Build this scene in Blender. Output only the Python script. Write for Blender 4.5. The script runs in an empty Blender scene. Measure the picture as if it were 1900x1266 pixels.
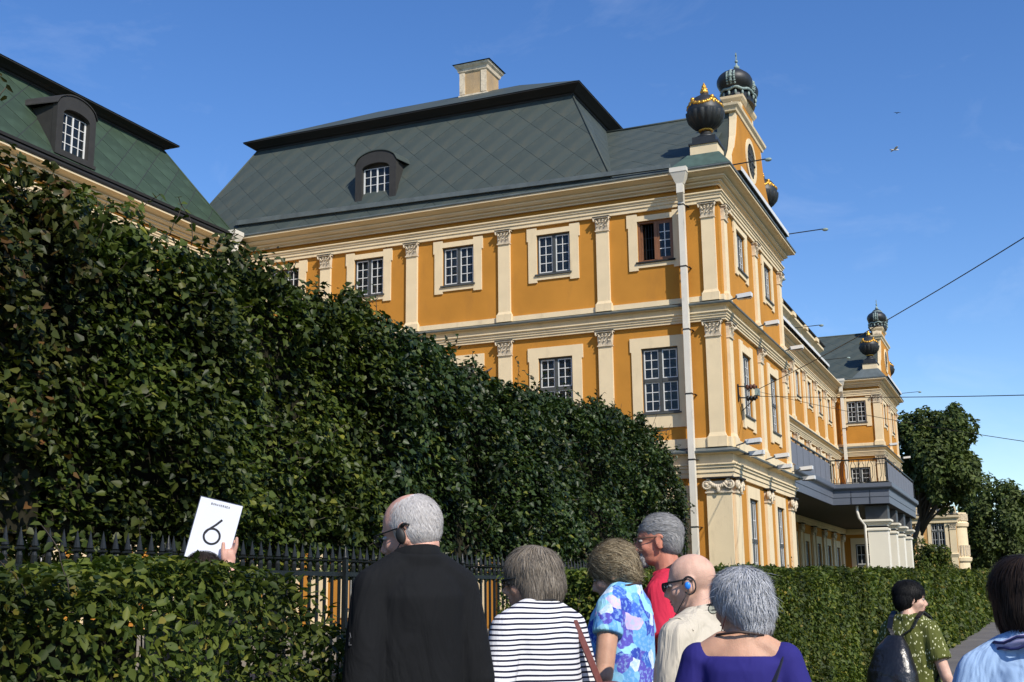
import bpy, bmesh, math, random
import numpy as np
from mathutils import Matrix, Vector, Euler, Quaternion

S = bpy.context.scene
COL = S.collection
R = math.radians
rng = random.Random(7)
NR = np.random.default_rng(11)

# ------------------------------------------------------------------ camera
CAM_F, CAM_YAW, CAM_PIT, CAM_ROL = 2235.63, 0.403065, 0.207622, -0.011551
CAM_LOC = Vector((-33.893, -7.756, 1.5))
_F = Vector((math.cos(CAM_PIT)*math.cos(CAM_YAW), math.cos(CAM_PIT)*math.sin(CAM_YAW), math.sin(CAM_PIT)))
_Rt = Vector((math.sin(CAM_YAW), -math.cos(CAM_YAW), 0)); _Up = _Rt.cross(_F)
_R2 = _Rt*math.cos(CAM_ROL) + _Up*math.sin(CAM_ROL)
_U2 = -_Rt*math.sin(CAM_ROL) + _Up*math.cos(CAM_ROL)
cd = bpy.data.cameras.new('camera'); cam = bpy.data.objects.new('camera', cd); COL.objects.link(cam)
cd.sensor_fit = 'HORIZONTAL'; cd.sensor_width = 36.0; cd.lens = 36.0*CAM_F/1900.0
cd.clip_start = 0.1; cd.clip_end = 5000
cam.matrix_world = Matrix(((_R2.x, _U2.x, -_F.x, CAM_LOC.x), (_R2.y, _U2.y, -_F.y, CAM_LOC.y), (_R2.z, _U2.z, -_F.z, CAM_LOC.z), (0, 0, 0, 1)))
S.camera = cam

# ------------------------------------------------------------------ light
SUN_AZ, SUN_EL = R(55), R(41)          # direction the light travels, from +X towards +Y; elevation
to_sun = Vector((-math.cos(SUN_AZ)*math.cos(SUN_EL), -math.sin(SUN_AZ)*math.cos(SUN_EL), math.sin(SUN_EL)))
w = bpy.data.worlds.new('World'); S.world = w; w.use_nodes = True
nt = w.node_tree; bg = nt.nodes['Background']
sky = nt.nodes.new('ShaderNodeTexSky'); sky.sky_type = 'NISHITA'; sky.sun_disc = False
sky.sun_elevation = SUN_EL; sky.sun_rotation = math.atan2(to_sun.x, to_sun.y)
sky.air_density = 1.0; sky.dust_density = 0.1; sky.ozone_density = 3.0; sky.altitude = 0
hsv = nt.nodes.new('ShaderNodeHueSaturation'); hsv.inputs['Saturation'].default_value = 1.24; hsv.inputs['Hue'].default_value = 0.510; hsv.inputs['Value'].default_value = 1.06
nt.links.new(sky.outputs[0], hsv.inputs['Color'])
# a few very thin wisps of high cloud
tc = nt.nodes.new('ShaderNodeTexCoord'); mp = nt.nodes.new('ShaderNodeMapping'); mp.inputs['Scale'].default_value = (2.2, 3.4, 7.0)
nz = nt.nodes.new('ShaderNodeTexNoise'); nz.inputs['Scale'].default_value = 2.3; nz.inputs['Detail'].default_value = 9; nz.inputs['Roughness'].default_value = .62; nz.inputs['Distortion'].default_value = .6
rp = nt.nodes.new('ShaderNodeMapRange'); rp.inputs['From Min'].default_value = .52; rp.inputs['From Max'].default_value = .85; rp.inputs['To Max'].default_value = .11
mx = nt.nodes.new('ShaderNodeMixRGB'); mx.inputs['Color2'].default_value = (7.0, 7.4, 8.2, 1)
nt.links.new(tc.outputs['Generated'], mp.inputs[0]); nt.links.new(mp.outputs[0], nz.inputs['Vector']); nt.links.new(nz.outputs['Fac'], rp.inputs['Value'])
nt.links.new(rp.outputs[0], mx.inputs['Fac']); nt.links.new(hsv.outputs[0], mx.inputs['Color1']); nt.links.new(mx.outputs[0], bg.inputs['Color'])
bg.inputs['Strength'].default_value = 0.132
sl = bpy.data.lights.new('sun', 'SUN'); sun = bpy.data.objects.new('sun', sl); COL.objects.link(sun)
sl.energy = 4.6; sl.angle = R(0.5); sl.color = (1.0, 0.93, 0.82)
sun.location = (-20, -30, 40); sun.rotation_euler = (-to_sun).to_track_quat('-Z', 'Y').to_euler()
S.view_settings.view_transform = 'Standard'; S.view_settings.look = 'None'
S.view_settings.exposure = 0.27; S.view_settings.gamma = 1.0; S.view_settings.use_curve_mapping = False
try:
    S.cycles.max_bounces = 6; S.cycles.transparent_max_bounces = 12
except Exception: pass

# ------------------------------------------------------------------ materials
def nodes(m): return m.node_tree.nodes, m.node_tree.links
def mat(name, col, rough=.7, metal=0, spec=.5, var=0.0, vscale=3.0, bump=0.0, bscale=30.0, stretch=None, rand=0.0, coat=0, dirt=None):
    """procedural material: colour broken up by two noises, optional fine bump, optional per-object variation"""
    m = bpy.data.materials.new(name); m.use_nodes = True
    n, l = nodes(m); b = n['Principled BSDF']
    b.inputs['Roughness'].default_value = rough; b.inputs['Metallic'].default_value = metal
    b.inputs['Specular IOR Level'].default_value = spec
    if coat: b.inputs['Coat Weight'].default_value = coat
    rgb = n.new('ShaderNodeRGB'); rgb.outputs[0].default_value = (*col, 1); out = rgb.outputs[0]
    tcn = n.new('ShaderNodeTexCoord'); vec = tcn.outputs['Object']
    if stretch:
        mpn = n.new('ShaderNodeMapping'); mpn.inputs['Scale'].default_value = stretch; l.new(vec, mpn.inputs[0]); vec = mpn.outputs[0]
    if var > 0:
        t = n.new('ShaderNodeTexNoise'); t.inputs['Scale'].default_value = vscale; t.inputs['Detail'].default_value = 6; l.new(vec, t.inputs['Vector'])
        r = n.new('ShaderNodeMapRange'); r.inputs['From Min'].default_value = .3; r.inputs['From Max'].default_value = .7
        r.inputs['To Min'].default_value = 1-var; r.inputs['To Max'].default_value = 1+var*.7; l.new(t.outputs['Fac'], r.inputs['Value'])
        mm = n.new('ShaderNodeVectorMath'); mm.operation = 'SCALE'; l.new(out, mm.inputs[0]); l.new(r.outputs[0], mm.inputs['Scale']); out = mm.outputs[0]
    if rand > 0:
        oi = n.new('ShaderNodeObjectInfo'); r = n.new('ShaderNodeMapRange'); r.inputs['To Min'].default_value = 1-rand; r.inputs['To Max'].default_value = 1+rand
        l.new(oi.outputs['Random'], r.inputs['Value'])
        mm = n.new('ShaderNodeVectorMath'); mm.operation = 'SCALE'; l.new(out, mm.inputs[0]); l.new(r.outputs[0], mm.inputs['Scale']); out = mm.outputs[0]
    if dirt:
        dcol, dscale, lo, hi, dst = dirt
        mpn = n.new('ShaderNodeMapping'); mpn.inputs['Scale'].default_value = dst; l.new(tcn.outputs['Object'], mpn.inputs[0])
        t = n.new('ShaderNodeTexNoise'); t.inputs['Scale'].default_value = dscale; t.inputs['Detail'].default_value = 8; t.inputs['Roughness'].default_value = .65; l.new(mpn.outputs[0], t.inputs['Vector'])
        r = n.new('ShaderNodeMapRange'); r.inputs['From Min'].default_value = lo; r.inputs['From Max'].default_value = hi; l.new(t.outputs['Fac'], r.inputs['Value'])
        mc = n.new('ShaderNodeMixRGB'); mc.inputs['Color2'].default_value = (*dcol, 1); l.new(r.outputs[0], mc.inputs['Fac']); l.new(out, mc.inputs['Color1']); out = mc.outputs[0]
    l.new(out, b.inputs['Base Color'])
    if bump > 0:
        t = n.new('ShaderNodeTexNoise'); t.inputs['Scale'].default_value = bscale; t.inputs['Detail'].default_value = 5; l.new(vec, t.inputs['Vector'])
        bp = n.new('ShaderNodeBump'); bp.inputs['Strength'].default_value = bump; bp.inputs['Distance'].default_value = .02; l.new(t.outputs['Fac'], bp.inputs['Height']); l.new(bp.outputs[0], b.inputs['Normal'])
    return m

def leaf_mat(name, cols, rough=.45, trans=.25, spec=.4):
    m = bpy.data.materials.new(name); m.use_nodes = True; n, l = nodes(m); b = n['Principled BSDF']
    g = n.new('ShaderNodeNewGeometry'); cr = n.new('ShaderNodeValToRGB'); cr.color_ramp.interpolation = 'LINEAR'
    els = cr.color_ramp.elements
    for i, (p, c) in enumerate(cols):
        e = els[i] if i < 2 else els.new(p)
        e.position = p; e.color = (*c, 1)
    l.new(g.outputs['Random Per Island'], cr.inputs[0])
    tcn = n.new('ShaderNodeTexCoord'); t = n.new('ShaderNodeTexNoise'); t.inputs['Scale'].default_value = .75; t.inputs['Detail'].default_value = 4; l.new(tcn.outputs['Object'], t.inputs['Vector'])
    r = n.new('ShaderNodeMapRange'); r.inputs['From Min'].default_value = .35; r.inputs['From Max'].default_value = .65; r.inputs['To Min'].default_value = .55; r.inputs['To Max'].default_value = 1.4; l.new(t.outputs['Fac'], r.inputs['Value'])
    mm = n.new('ShaderNodeVectorMath'); mm.operation = 'SCALE'; l.new(cr.outputs[0], mm.inputs[0]); l.new(r.outputs[0], mm.inputs['Scale'])
    l.new(mm.outputs[0], b.inputs['Base Color']); b.inputs['Roughness'].default_value = rough; b.inputs['Specular IOR Level'].default_value = spec
    tr = n.new('ShaderNodeBsdfTranslucent'); m2 = n.new('ShaderNodeMixShader'); m2.inputs[0].default_value = trans
    tint = n.new('ShaderNodeVectorMath'); tint.operation = 'MULTIPLY'; tint.inputs[1].default_value = (1.5, 1.7, .7); l.new(mm.outputs[0], tint.inputs[0]); l.new(tint.outputs[0], tr.inputs['Color'])
    l.new(b.outputs[0], m2.inputs[1]); l.new(tr.outputs[0], m2.inputs[2]); l.new(m2.outputs[0], n['Material Output'].inputs['Surface'])
    return m

def glass_mat(name, tint=(.02, .025, .03), fac=.5):
    m = bpy.data.materials.new(name); m.use_nodes = True; n, l = nodes(m)
    b = n['Principled BSDF']; b.inputs['Base Color'].default_value = (*tint, 1); b.inputs['Roughness'].default_value = .06; b.inputs['Specular IOR Level'].default_value = .7
    t = n.new('ShaderNodeTexCoord'); z = n.new('ShaderNodeTexNoise'); z.inputs['Scale'].default_value = 1.7; l.new(t.outputs['Object'], z.inputs['Vector'])
    bp = n.new('ShaderNodeBump'); bp.inputs['Strength'].default_value = .25; bp.inputs['Distance'].default_value = .03; l.new(z.outputs['Fac'], bp.inputs['Height']); l.new(bp.outputs[0], b.inputs['Normal'])
    tr = n.new('ShaderNodeBsdfTransparent'); tr.inputs['Color'].default_value = (.8, .85, .85, 1)
    mxs = n.new('ShaderNodeMixShader'); mxs.inputs[0].default_value = fac
    l.new(tr.outputs[0], mxs.inputs[1]); l.new(b.outputs[0], mxs.inputs[2]); l.new(mxs.outputs[0], n['Material Output'].inputs['Surface'])
    return m

ORANGE = mat('ochre_stucco', (.475, .212, .034), .9, spec=.2, var=.12, vscale=.8, bump=.25, bscale=60, dirt=((.33, .15, .035), 1.1, .54, .95, (1.6, 1.6, .5)))
CREAM = mat('cream_plaster', (.72, .585, .375), .85, spec=.25, var=.07, vscale=1.6, bump=.15, bscale=50, dirt=((.40, .31, .20), 1.6, .56, .95, (1.8, 1.8, .5)))
CORNICE = mat('cornice_plaster', (.70, .57, .37), .88, spec=.2, var=.06, vscale=1.2, bump=.12, bscale=50)
WEATHER = mat('weathered_cream', (.66, .56, .41), .85, spec=.25, var=.14, vscale=9, bump=.3, bscale=40, dirt=((.16, .13, .10), 5, .5, .8, (1, 1, 1)))
SLATE = mat('grey_roof_metal', (.052, .067, .062), .62, metal=.0, spec=.26, var=.16, vscale=.9, bump=.1, bscale=6, rand=.02, dirt=((.072, .076, .060), 2.2, .5, .8, (1, 1, 1)))
COPPER = mat('green_roof_metal', (.036, .060, .037), .6, spec=.3, var=.2, vscale=1.2, bump=.1, bscale=6, rand=.12, dirt=((.052, .085, .058), 2.0, .5, .8, (1, 1, 1)))
SEAMS = mat('slate_seam', (.030, .038, .036), .7, var=.2)
SEAM = mat('roof_seam', (.022, .026, .026), .7, var=.2)
FLASH = mat('grey_flashing', (.10, .12, .12), .5, spec=.5, var=.2, vscale=3)
PATINA = mat('green_patina', (.055, .095, .078), .65, var=.25, vscale=4, bump=.1)
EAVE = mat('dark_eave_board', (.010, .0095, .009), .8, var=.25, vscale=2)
DORM = mat('dormer_paint', (.026, .025, .022), .7, var=.2, vscale=4, bump=.1)
BLACKM = mat('black_iron', (.009, .011, .011), .45, spec=.35, var=.25, vscale=10, bump=.1, bscale=80)
URN = mat('dark_urn_metal', (.018, .020, .021), .5, spec=.5, var=.3, vscale=5, bump=.15)
GOLD = mat('gilding', (.62, .33, .05), .38, metal=.7, var=.25, vscale=12)
VERD = mat('pale_verdigris', (.22, .29, .27), .6, var=.3, vscale=10)
SASH = mat('grey_sash', (.055, .060, .058), .6, var=.15, vscale=6)
WHITE = mat('white_paint', (.66, .66, .64), .55, var=.06, vscale=5)
WOOD = mat('brown_sash', (.20, .085, .035), .5, var=.3, vscale=8, stretch=(8, 8, 1))
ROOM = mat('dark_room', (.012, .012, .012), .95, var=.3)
CURT = mat('pale_blind', (.45, .45, .43), .9, var=.2, vscale=3)
GLASS = glass_mat('window_glass', fac=.42)
PIPE = mat('white_downpipe', (.66, .62, .53), .5, var=.08, vscale=2, dirt=((.30, .26, .2), 2.5, .6, .9, (2, 2, .6)))
BALC = mat('blue_grey_fascia', (.112, .127, .157), .5, var=.07, vscale=2)
PIER = mat('white_pier', (.74, .69, .56), .8, var=.06, vscale=1, bump=.1)
LEAD = mat('lead_cap', (.06, .065, .07), .6, var=.25)
STONE = mat('grey_stone', (.24, .22, .19), .85, var=.2, vscale=3, bump=.3)
BARK = mat('bark', (.06, .045, .032), .9, var=.35, vscale=6, bump=.6, bscale=25, stretch=(1, 1, .25))
LIME = leaf_mat('lime_leaf', [(0, (.015, .026, .004)), (.35, (.029, .045, .007)), (.7, (.047, .066, .010)), (.95, (.068, .084, .013)), (1, (.13, .13, .018))], rough=.48, trans=.2, spec=.25)
LIMED = leaf_mat('deep_green_lime_leaf', [(0, (.010, .021, .006)), (.35, (.019, .036, .009)), (.7, (.032, .054, .013)), (.96, (.050, .074, .017)), (1, (.13, .13, .018))], rough=.45, trans=.18, spec=.28)
LIMEB = leaf_mat('lime_leaf_browned', [(0, (.016, .025, .005)), (.45, (.033, .043, .007)), (.84, (.052, .056, .010)), (.94, (.066, .042, .012)), (1, (.10, .045, .015))], rough=.5, trans=.18, spec=.22)
HEDGE = leaf_mat('hedge_leaf', [(0, (.022, .038, .006)), (.4, (.044, .066, .010)), (.8, (.080, .102, .015)), (.96, (.125, .135, .018)), (1, (.20, .15, .03))], rough=.55, trans=.22, spec=.22)
FARL = leaf_mat('far_leaf', [(0, (.030, .048, .012)), (.5, (.052, .075, .018)), (1, (.090, .112, .028))], rough=.6, trans=.15, spec=.2)
CORE_SHADE = mat('core_shade_tone', (.022, .020, .012), .95, spec=.1, var=.4, vscale=9)  # near-black tone of the foliage cores: inner shade put into the colour

# ------------------------------------------------------------------ mesh helpers
TINY = {'tray_bracket','fascia_joint','gilt_garland','crown_jewels','stud','twig','stem','limb','branch','carved_scroll','pipe_clamp','panes','inner_bars','baluster','ironwork','glazing_bars','iron_grille','eyes','irises','lips','lenses','yoke_seam','chimney_moulding'}
WM = {}                                 # world matrix of every object, kept by hand (no depsgraph needed)
class MB:
    """collects faces; build() links them as ONE mesh object. T maps local (a, b, c) to the mesh's space."""
    def __init__(s, T=None): s.v = []; s.f = []; s.mi = []; s.T = T; s.m = 0; s.sm = []
    def add(s, vs, fs, smooth=False):
        o = len(s.v); s.v += [tuple(s.T(*p)) if s.T else tuple(p) for p in vs]
        for f in fs: s.f.append([i+o for i in f]); s.mi.append(s.m); s.sm.append(smooth)
    def box(s, x0, x1, y0, y1, z0, z1):
        s.add([(x0,y0,z0),(x1,y0,z0),(x1,y1,z0),(x0,y1,z0),(x0,y0,z1),(x1,y0,z1),(x1,y1,z1),(x0,y1,z1)],
              [(0,3,2,1),(4,5,6,7),(0,1,5,4),(1,2,6,5),(2,3,7,6),(3,0,4,7)])
    def frus(s, a, b):                  # two rings of equal length -> side faces + caps
        n = len(a); s.add(list(a)+list(b), [(i, (i+1) % n, n+(i+1) % n, n+i) for i in range(n)]+[tuple(range(n))[::-1], tuple(range(n, 2*n))])
    def bar(s, p, q, t, t2=None):
        p, q = Vector(p), Vector(q); d = (q-p).normalized(); u = d.cross(Vector((0,0,1)) if abs(d.z) < .9 else Vector((1,0,0))).normalized(); v = d.cross(u); t2 = t2 or t
        r = [u*(t/2)+v*(t2/2), -u*(t/2)+v*(t2/2), -u*(t/2)-v*(t2/2), u*(t/2)-v*(t2/2)]
        s.frus([p+k for k in r], [q+k for k in r])
    def tube(s, pts, r, n=8, smooth=True):
        pts = [Vector(p) for p in pts]; rr = r if isinstance(r, (list, tuple)) else [r]*len(pts); rings = []; u = None
        for i, p in enumerate(pts):
            d = (pts[min(i+1, len(pts)-1)]-pts[max(i-1, 0)]).normalized()
            if u is None: u = d.cross(Vector((0,0,1)) if abs(d.z) < .9 else Vector((1,0,0))).normalized()
            else: u = (u-d*u.dot(d)).normalized()
            v = d.cross(u); rings.append([p+(u*math.cos(2*math.pi*k/n)+v*math.sin(2*math.pi*k/n))*rr[i] for k in range(n)])
        vs = [q for g in rings for q in g]; fs = []
        for i in range(len(pts)-1):
            for k in range(n): fs.append((i*n+k, i*n+(k+1) % n, (i+1)*n+(k+1) % n, (i+1)*n+k))
        fs += [tuple(range(n))[::-1], tuple(range((len(pts)-1)*n, len(pts)*n))]
        s.add(vs, fs, smooth)
    def lathe(s, prof, c=(0,0,0), n=24, sx=1, sy=1, lobes=0, amp=0, smooth=True):
        vs = []; fs = []
        for (r, z) in prof:
            for k in range(n):
                a = 2*math.pi*k/n; q = r*(1+amp*abs(math.cos(a*lobes/2)) if lobes else 1)
                vs.append((c[0]+q*math.cos(a)*sx, c[1]+q*math.sin(a)*sy, c[2]+z))
        for i in range(len(prof)-1):
            for k in range(n): fs.append((i*n+k, i*n+(k+1) % n, (i+1)*n+(k+1) % n, (i+1)*n+k))
        s.add(vs, fs, smooth)
    def ball(s, c, r, n=10, m=7, rot=None, smooth=True):
        r = r if isinstance(r, (tuple, list)) else (r, r, r); vs = []; c = Vector(c)
        for i in range(m+1):
            th = math.pi*i/m
            for k in range(n):
                p = Vector((r[0]*math.sin(th)*math.cos(2*math.pi*k/n), r[1]*math.sin(th)*math.sin(2*math.pi*k/n), r[2]*math.cos(th)))
                if rot is not None: p = rot @ p
                vs.append(c+p)
        fs = []
        for i in range(m):
            for k in range(n): fs.append((i*n+k, (i+1)*n+k, (i+1)*n+(k+1) % n, i*n+(k+1) % n))
        s.add(vs, fs, smooth)
    def sweep(s, path, prof, closed=False):
        """path: 2D points (outside lies to the right of travel); prof: (offset outwards, z)"""
        P = [Vector((p[0], p[1])) for p in path]; n = len(P); rings = []
        for i in range(n):
            a = P[i]-P[i-1] if (i > 0 or closed) else P[1]-P[0]
            b = P[(i+1) % n]-P[i] if (i < n-1 or closed) else a
            na = Vector((a.y, -a.x)).normalized(); nb = Vector((b.y, -b.x)).normalized()
            m = na+nb; m = m/max(m.dot(na), 1e-6) if m.length > 1e-6 else na
            rings.append([(P[i].x+m.x*o, P[i].y+m.y*o, z) for o, z in prof])
        k = len(prof); vs = [q for g in rings for q in g]; fs = []
        for i in range(n if closed else n-1):
            j = (i+1) % n
            for t in range(k-1): fs.append((i*k+t, j*k+t, j*k+t+1, i*k+t+1))
        if not closed: fs += [tuple(range(k)), tuple(range((n-1)*k, n*k))[::-1]]
        s.add(vs, fs)
    def mesh(s, name, mats, recalc=True):
        me = bpy.data.meshes.new(name); me.from_pydata([tuple(p) for p in s.v], [], s.f)
        for m in (mats if isinstance(mats, (list, tuple)) else [mats]): me.materials.append(m)
        me.polygons.foreach_set('material_index', s.mi); me.polygons.foreach_set('use_smooth', s.sm)
        if recalc and len(s.f) < 30000:
            b = bmesh.new(); b.from_mesh(me); bmesh.ops.recalc_face_normals(b, faces=b.faces); b.to_mesh(me); b.free()
        me.update(); return me
    def build(s, name, mats, parent=None, M=None, recalc=True): return tag(link(name, s.mesh(name, mats, recalc), parent, M), kind='stuff' if name in TINY else None)

def link(name, data, parent=None, M=None):
    o = bpy.data.objects.new(name, data); COL.objects.link(o); M = M or Matrix.Identity(4)
    WM[o.name] = M.copy()
    if parent is not None:
        o.parent = parent; o.matrix_basis = WM[parent.name].inverted() @ M
    else: o.matrix_basis = M
    return o
def tag(o, label=None, cat=None, group=None, kind=None):
    for k, v in (('label', label), ('category', cat), ('group', group), ('kind', kind)):
        if v: o[k] = v
    return o
def thing(name, label, cat, loc=(0,0,0), rz=0, group=None):
    o = link(name, None, None, Matrix.Translation(loc) @ Matrix.Rotation(rz, 4, 'Z')); o.empty_display_size = .2
    return tag(o, label, cat, group)
def dup(o, M, parent=None, name=None):
    """copy of a thing / part with its children, placed so that o's world matrix becomes M"""
    c = o.copy(); COL.objects.link(c); WM[c.name] = M.copy(); c.parent = parent
    c.matrix_parent_inverse = Matrix.Identity(4)
    c.matrix_basis = (WM[parent.name].inverted() @ M) if parent else M
    D = M @ WM[o.name].inverted()
    for ch in o.children: dup(ch, D @ WM[ch.name], c)
    return c
def T3(x, y, z): return Matrix.Translation((x, y, z))
def RZ(a): return Matrix.Rotation(a, 4, 'Z')

# ------------------------------------------------------------------ the ground
def sheet(name, x0, x1, y0, y1, z, m):
    b = MB(); b.add([(x0,y0,z),(x1,y0,z),(x1,y1,z),(x0,y1,z)], [(0,1,2,3)]); return tag(b.build(name, m), kind='structure')
GRASS = mat('lawn_ground', (.035, .055, .018), .95, var=.35, vscale=.8, bump=.5, bscale=40)
ASPH = mat('path_asphalt', (.115, .105, .098), .92, var=.18, vscale=.6, bump=.35, bscale=90, dirt=((.17, .155, .13), .5, .5, .75, (1, 1, 1)))
ROAD = mat('road_asphalt', (.055, .055, .055), .9, var=.2, vscale=.8, bump=.3, bscale=80)
sheet('ground', -900, 1500, -900, 900, 0, GRASS)
sheet('path', -60, 120, -9.4, -5.45, .004, ASPH)
sheet('path.001', -34, -26.4, -5.45, -2.6, .004, ASPH)
b = MB(); b.box(-60, 120, -9.62, -9.4, -.1, .03); tag(b.build('kerb', STONE), kind='structure')
sheet('road', -200, 300, -17, -9.62, -.0, ROAD).location.z = .002
sheet('garden_yard', -24, -.4, 5.0, 16.6, .004, mat('gravel_yard', (.2, .18, .14), .95, var=.2, bump=.5, bscale=120))

# ------------------------------------------------------------------ facade kit (u = to the right seen from outside, d = outwards, z up)
class Fac:
    def __init__(s, ox, oy, rot): s.M = T3(ox, oy, 0) @ RZ(rot); s.rot = rot
    def T(s, u, d, z): return s.M @ Vector((u, -d, z))
    def at(s, u, d, z): return s.M @ T3(u, -d, z)

_cache = {}
def cap_mesh(kind, wid, hgt, dep=.10):
    """corinthian / ionic pilaster capital; origin bottom centre on the wall plane, y = -d"""
    key = ('cap', kind, wid, hgt)
    if key in _cache: return _cache[key]
    b = MB(); h = wid/2
    if kind == 'cor':
        b.box(-h-.02, h+.02, -dep-.03, 0, 0, .035); b.frus([(-h,0,.035),(h,0,.035),(h,-dep,.035),(-h,-dep,.035)], [(-h*1.12,0,hgt*.86),(h*1.12,0,hgt*.86),(h*1.12,-dep*1.2,hgt*.86),(-h*1.12,-dep*1.2,hgt*.86)])
        for row, (z0, z1, n, out) in enumerate(((.03, hgt*.40, 3, .05), (hgt*.22, hgt*.66, 4, .075))):      # two rows of curled leaves
            for i in range(n):
                u = -h*1.0+(2*h)*(i+.5)/n; q = h/n*.86; d = -dep-.005
                pts = [(0, z0, 1), (.012, z0+(z1-z0)*.5, 1.1), (.03, z0+(z1-z0)*.85, .9), (out, z1, .6), (out+.012, z1-.03, .25)]
                for (o0, a, k0), (o1, c, k1) in zip(pts, pts[1:]):
                    b.frus([(u-q*k0, d-o0, a),(u+q*k0, d-o0, a),(u+q*k0, d-o0+.02, a),(u-q*k0, d-o0+.02, a)], [(u-q*k1, d-o1, c),(u+q*k1, d-o1, c),(u+q*k1, d-o1+.02, c),(u-q*k1, d-o1+.02, c)])
        for sg in (-1, 1):                                                                               # corner volutes
            c = Vector((sg*h*1.16, -dep-.06, hgt*.80)); r0 = hgt*.13
            b.tube([c+Vector((sg*.3*r0*math.cos(a)*(1-a/14), -.6*r0*math.cos(a)*(1-a/14), r0*math.sin(a)*(1-a/14))) for a in np.linspace(-1.2, 9, 15)], .018, 5)
            b.tube([(sg*h*.5, -dep-.03, hgt*.45), (sg*h*.8, -dep-.05, hgt*.72), c+Vector((0,0,r0*.8))], .02, 5)
            c2 = Vector((sg*h*.28, -dep-.05, hgt*.76)); b.ball(c2, (.035,.025,.035), 7, 5)
        b.ball((0, -dep-.06, hgt*.93), (.05,.03,.04), 8, 5)
        b.m = 1; b.box(-h*1.32, h*1.32, -dep-.10, 0, hgt*.88, hgt*.955); b.m = 2; b.box(-h*1.36, h*1.36, -dep-.12, 0, hgt*.957, hgt-.003)
    else:
        b.box(-h-.03, h+.03, -dep-.04, 0, 0, .05)
        b.box(-h, h, -dep, 0, .05, hgt*.75)
        for sg in (-1, 1):
            c = Vector((sg*h*.93, -dep-.03, hgt*.53)); r0 = hgt*.34
            for dy in (0, .03): b.tube([c+Vector((r0*math.cos(a*sg+1.57)*(1-a/16), -dy, r0*math.sin(a*sg+1.57)*(1-a/16))) for a in np.linspace(0, 14, 30)], .03, 6)
            b.ball(c+Vector((0,-.04,0)), (.055,.05,.055), 8, 6)
        for i in range(9):
            t = -1+2*i/8; b.ball((t*h*.62, -dep-.07, hgt*(.62-.22*(1-t*t))), (.055,.035,.06), 7, 5)
        b.ball((0, -dep-.08, hgt*.2), (.06,.04,.1), 7, 5)
        b.m = 2; b.box(-h*1.2, h*1.2, -dep-.13, 0, hgt*.9, hgt-.003)
    _cache[key] = b.mesh('capital', [WEATHER, WEATHER, EAVE]); return _cache[key]

def pilaster(fac, u, z0, z1, wid, caph, kind, parent, baseh=.42, dep=.09):
    key = ('pil', round(z1-z0, 2), wid, kind)
    if key not in _cache:
        b = MB(); h = wid/2; H = z1-z0
        b.box(-h*1.28, h*1.28, -dep-.05, 0, 0, baseh*.72)
        b.frus([(-h*1.2,0,baseh*.72),(h*1.2,0,baseh*.72),(h*1.2,-dep-.03,baseh*.72),(-h*1.2,-dep-.03,baseh*.72)], [(-h,0,baseh),(h,0,baseh),(h,-dep,baseh),(-h,-dep,baseh)])
        b.box(-h, h, -dep, 0, baseh+.001, H-caph)
        _cache[key] = b.mesh('pilaster', CREAM)
    p = link('pilaster', _cache[key], parent, fac.at(u, 0, z0))
    link('capital', cap_mesh(kind, wid, caph), p, fac.at(u, 0, z1-caph))
    return p

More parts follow.
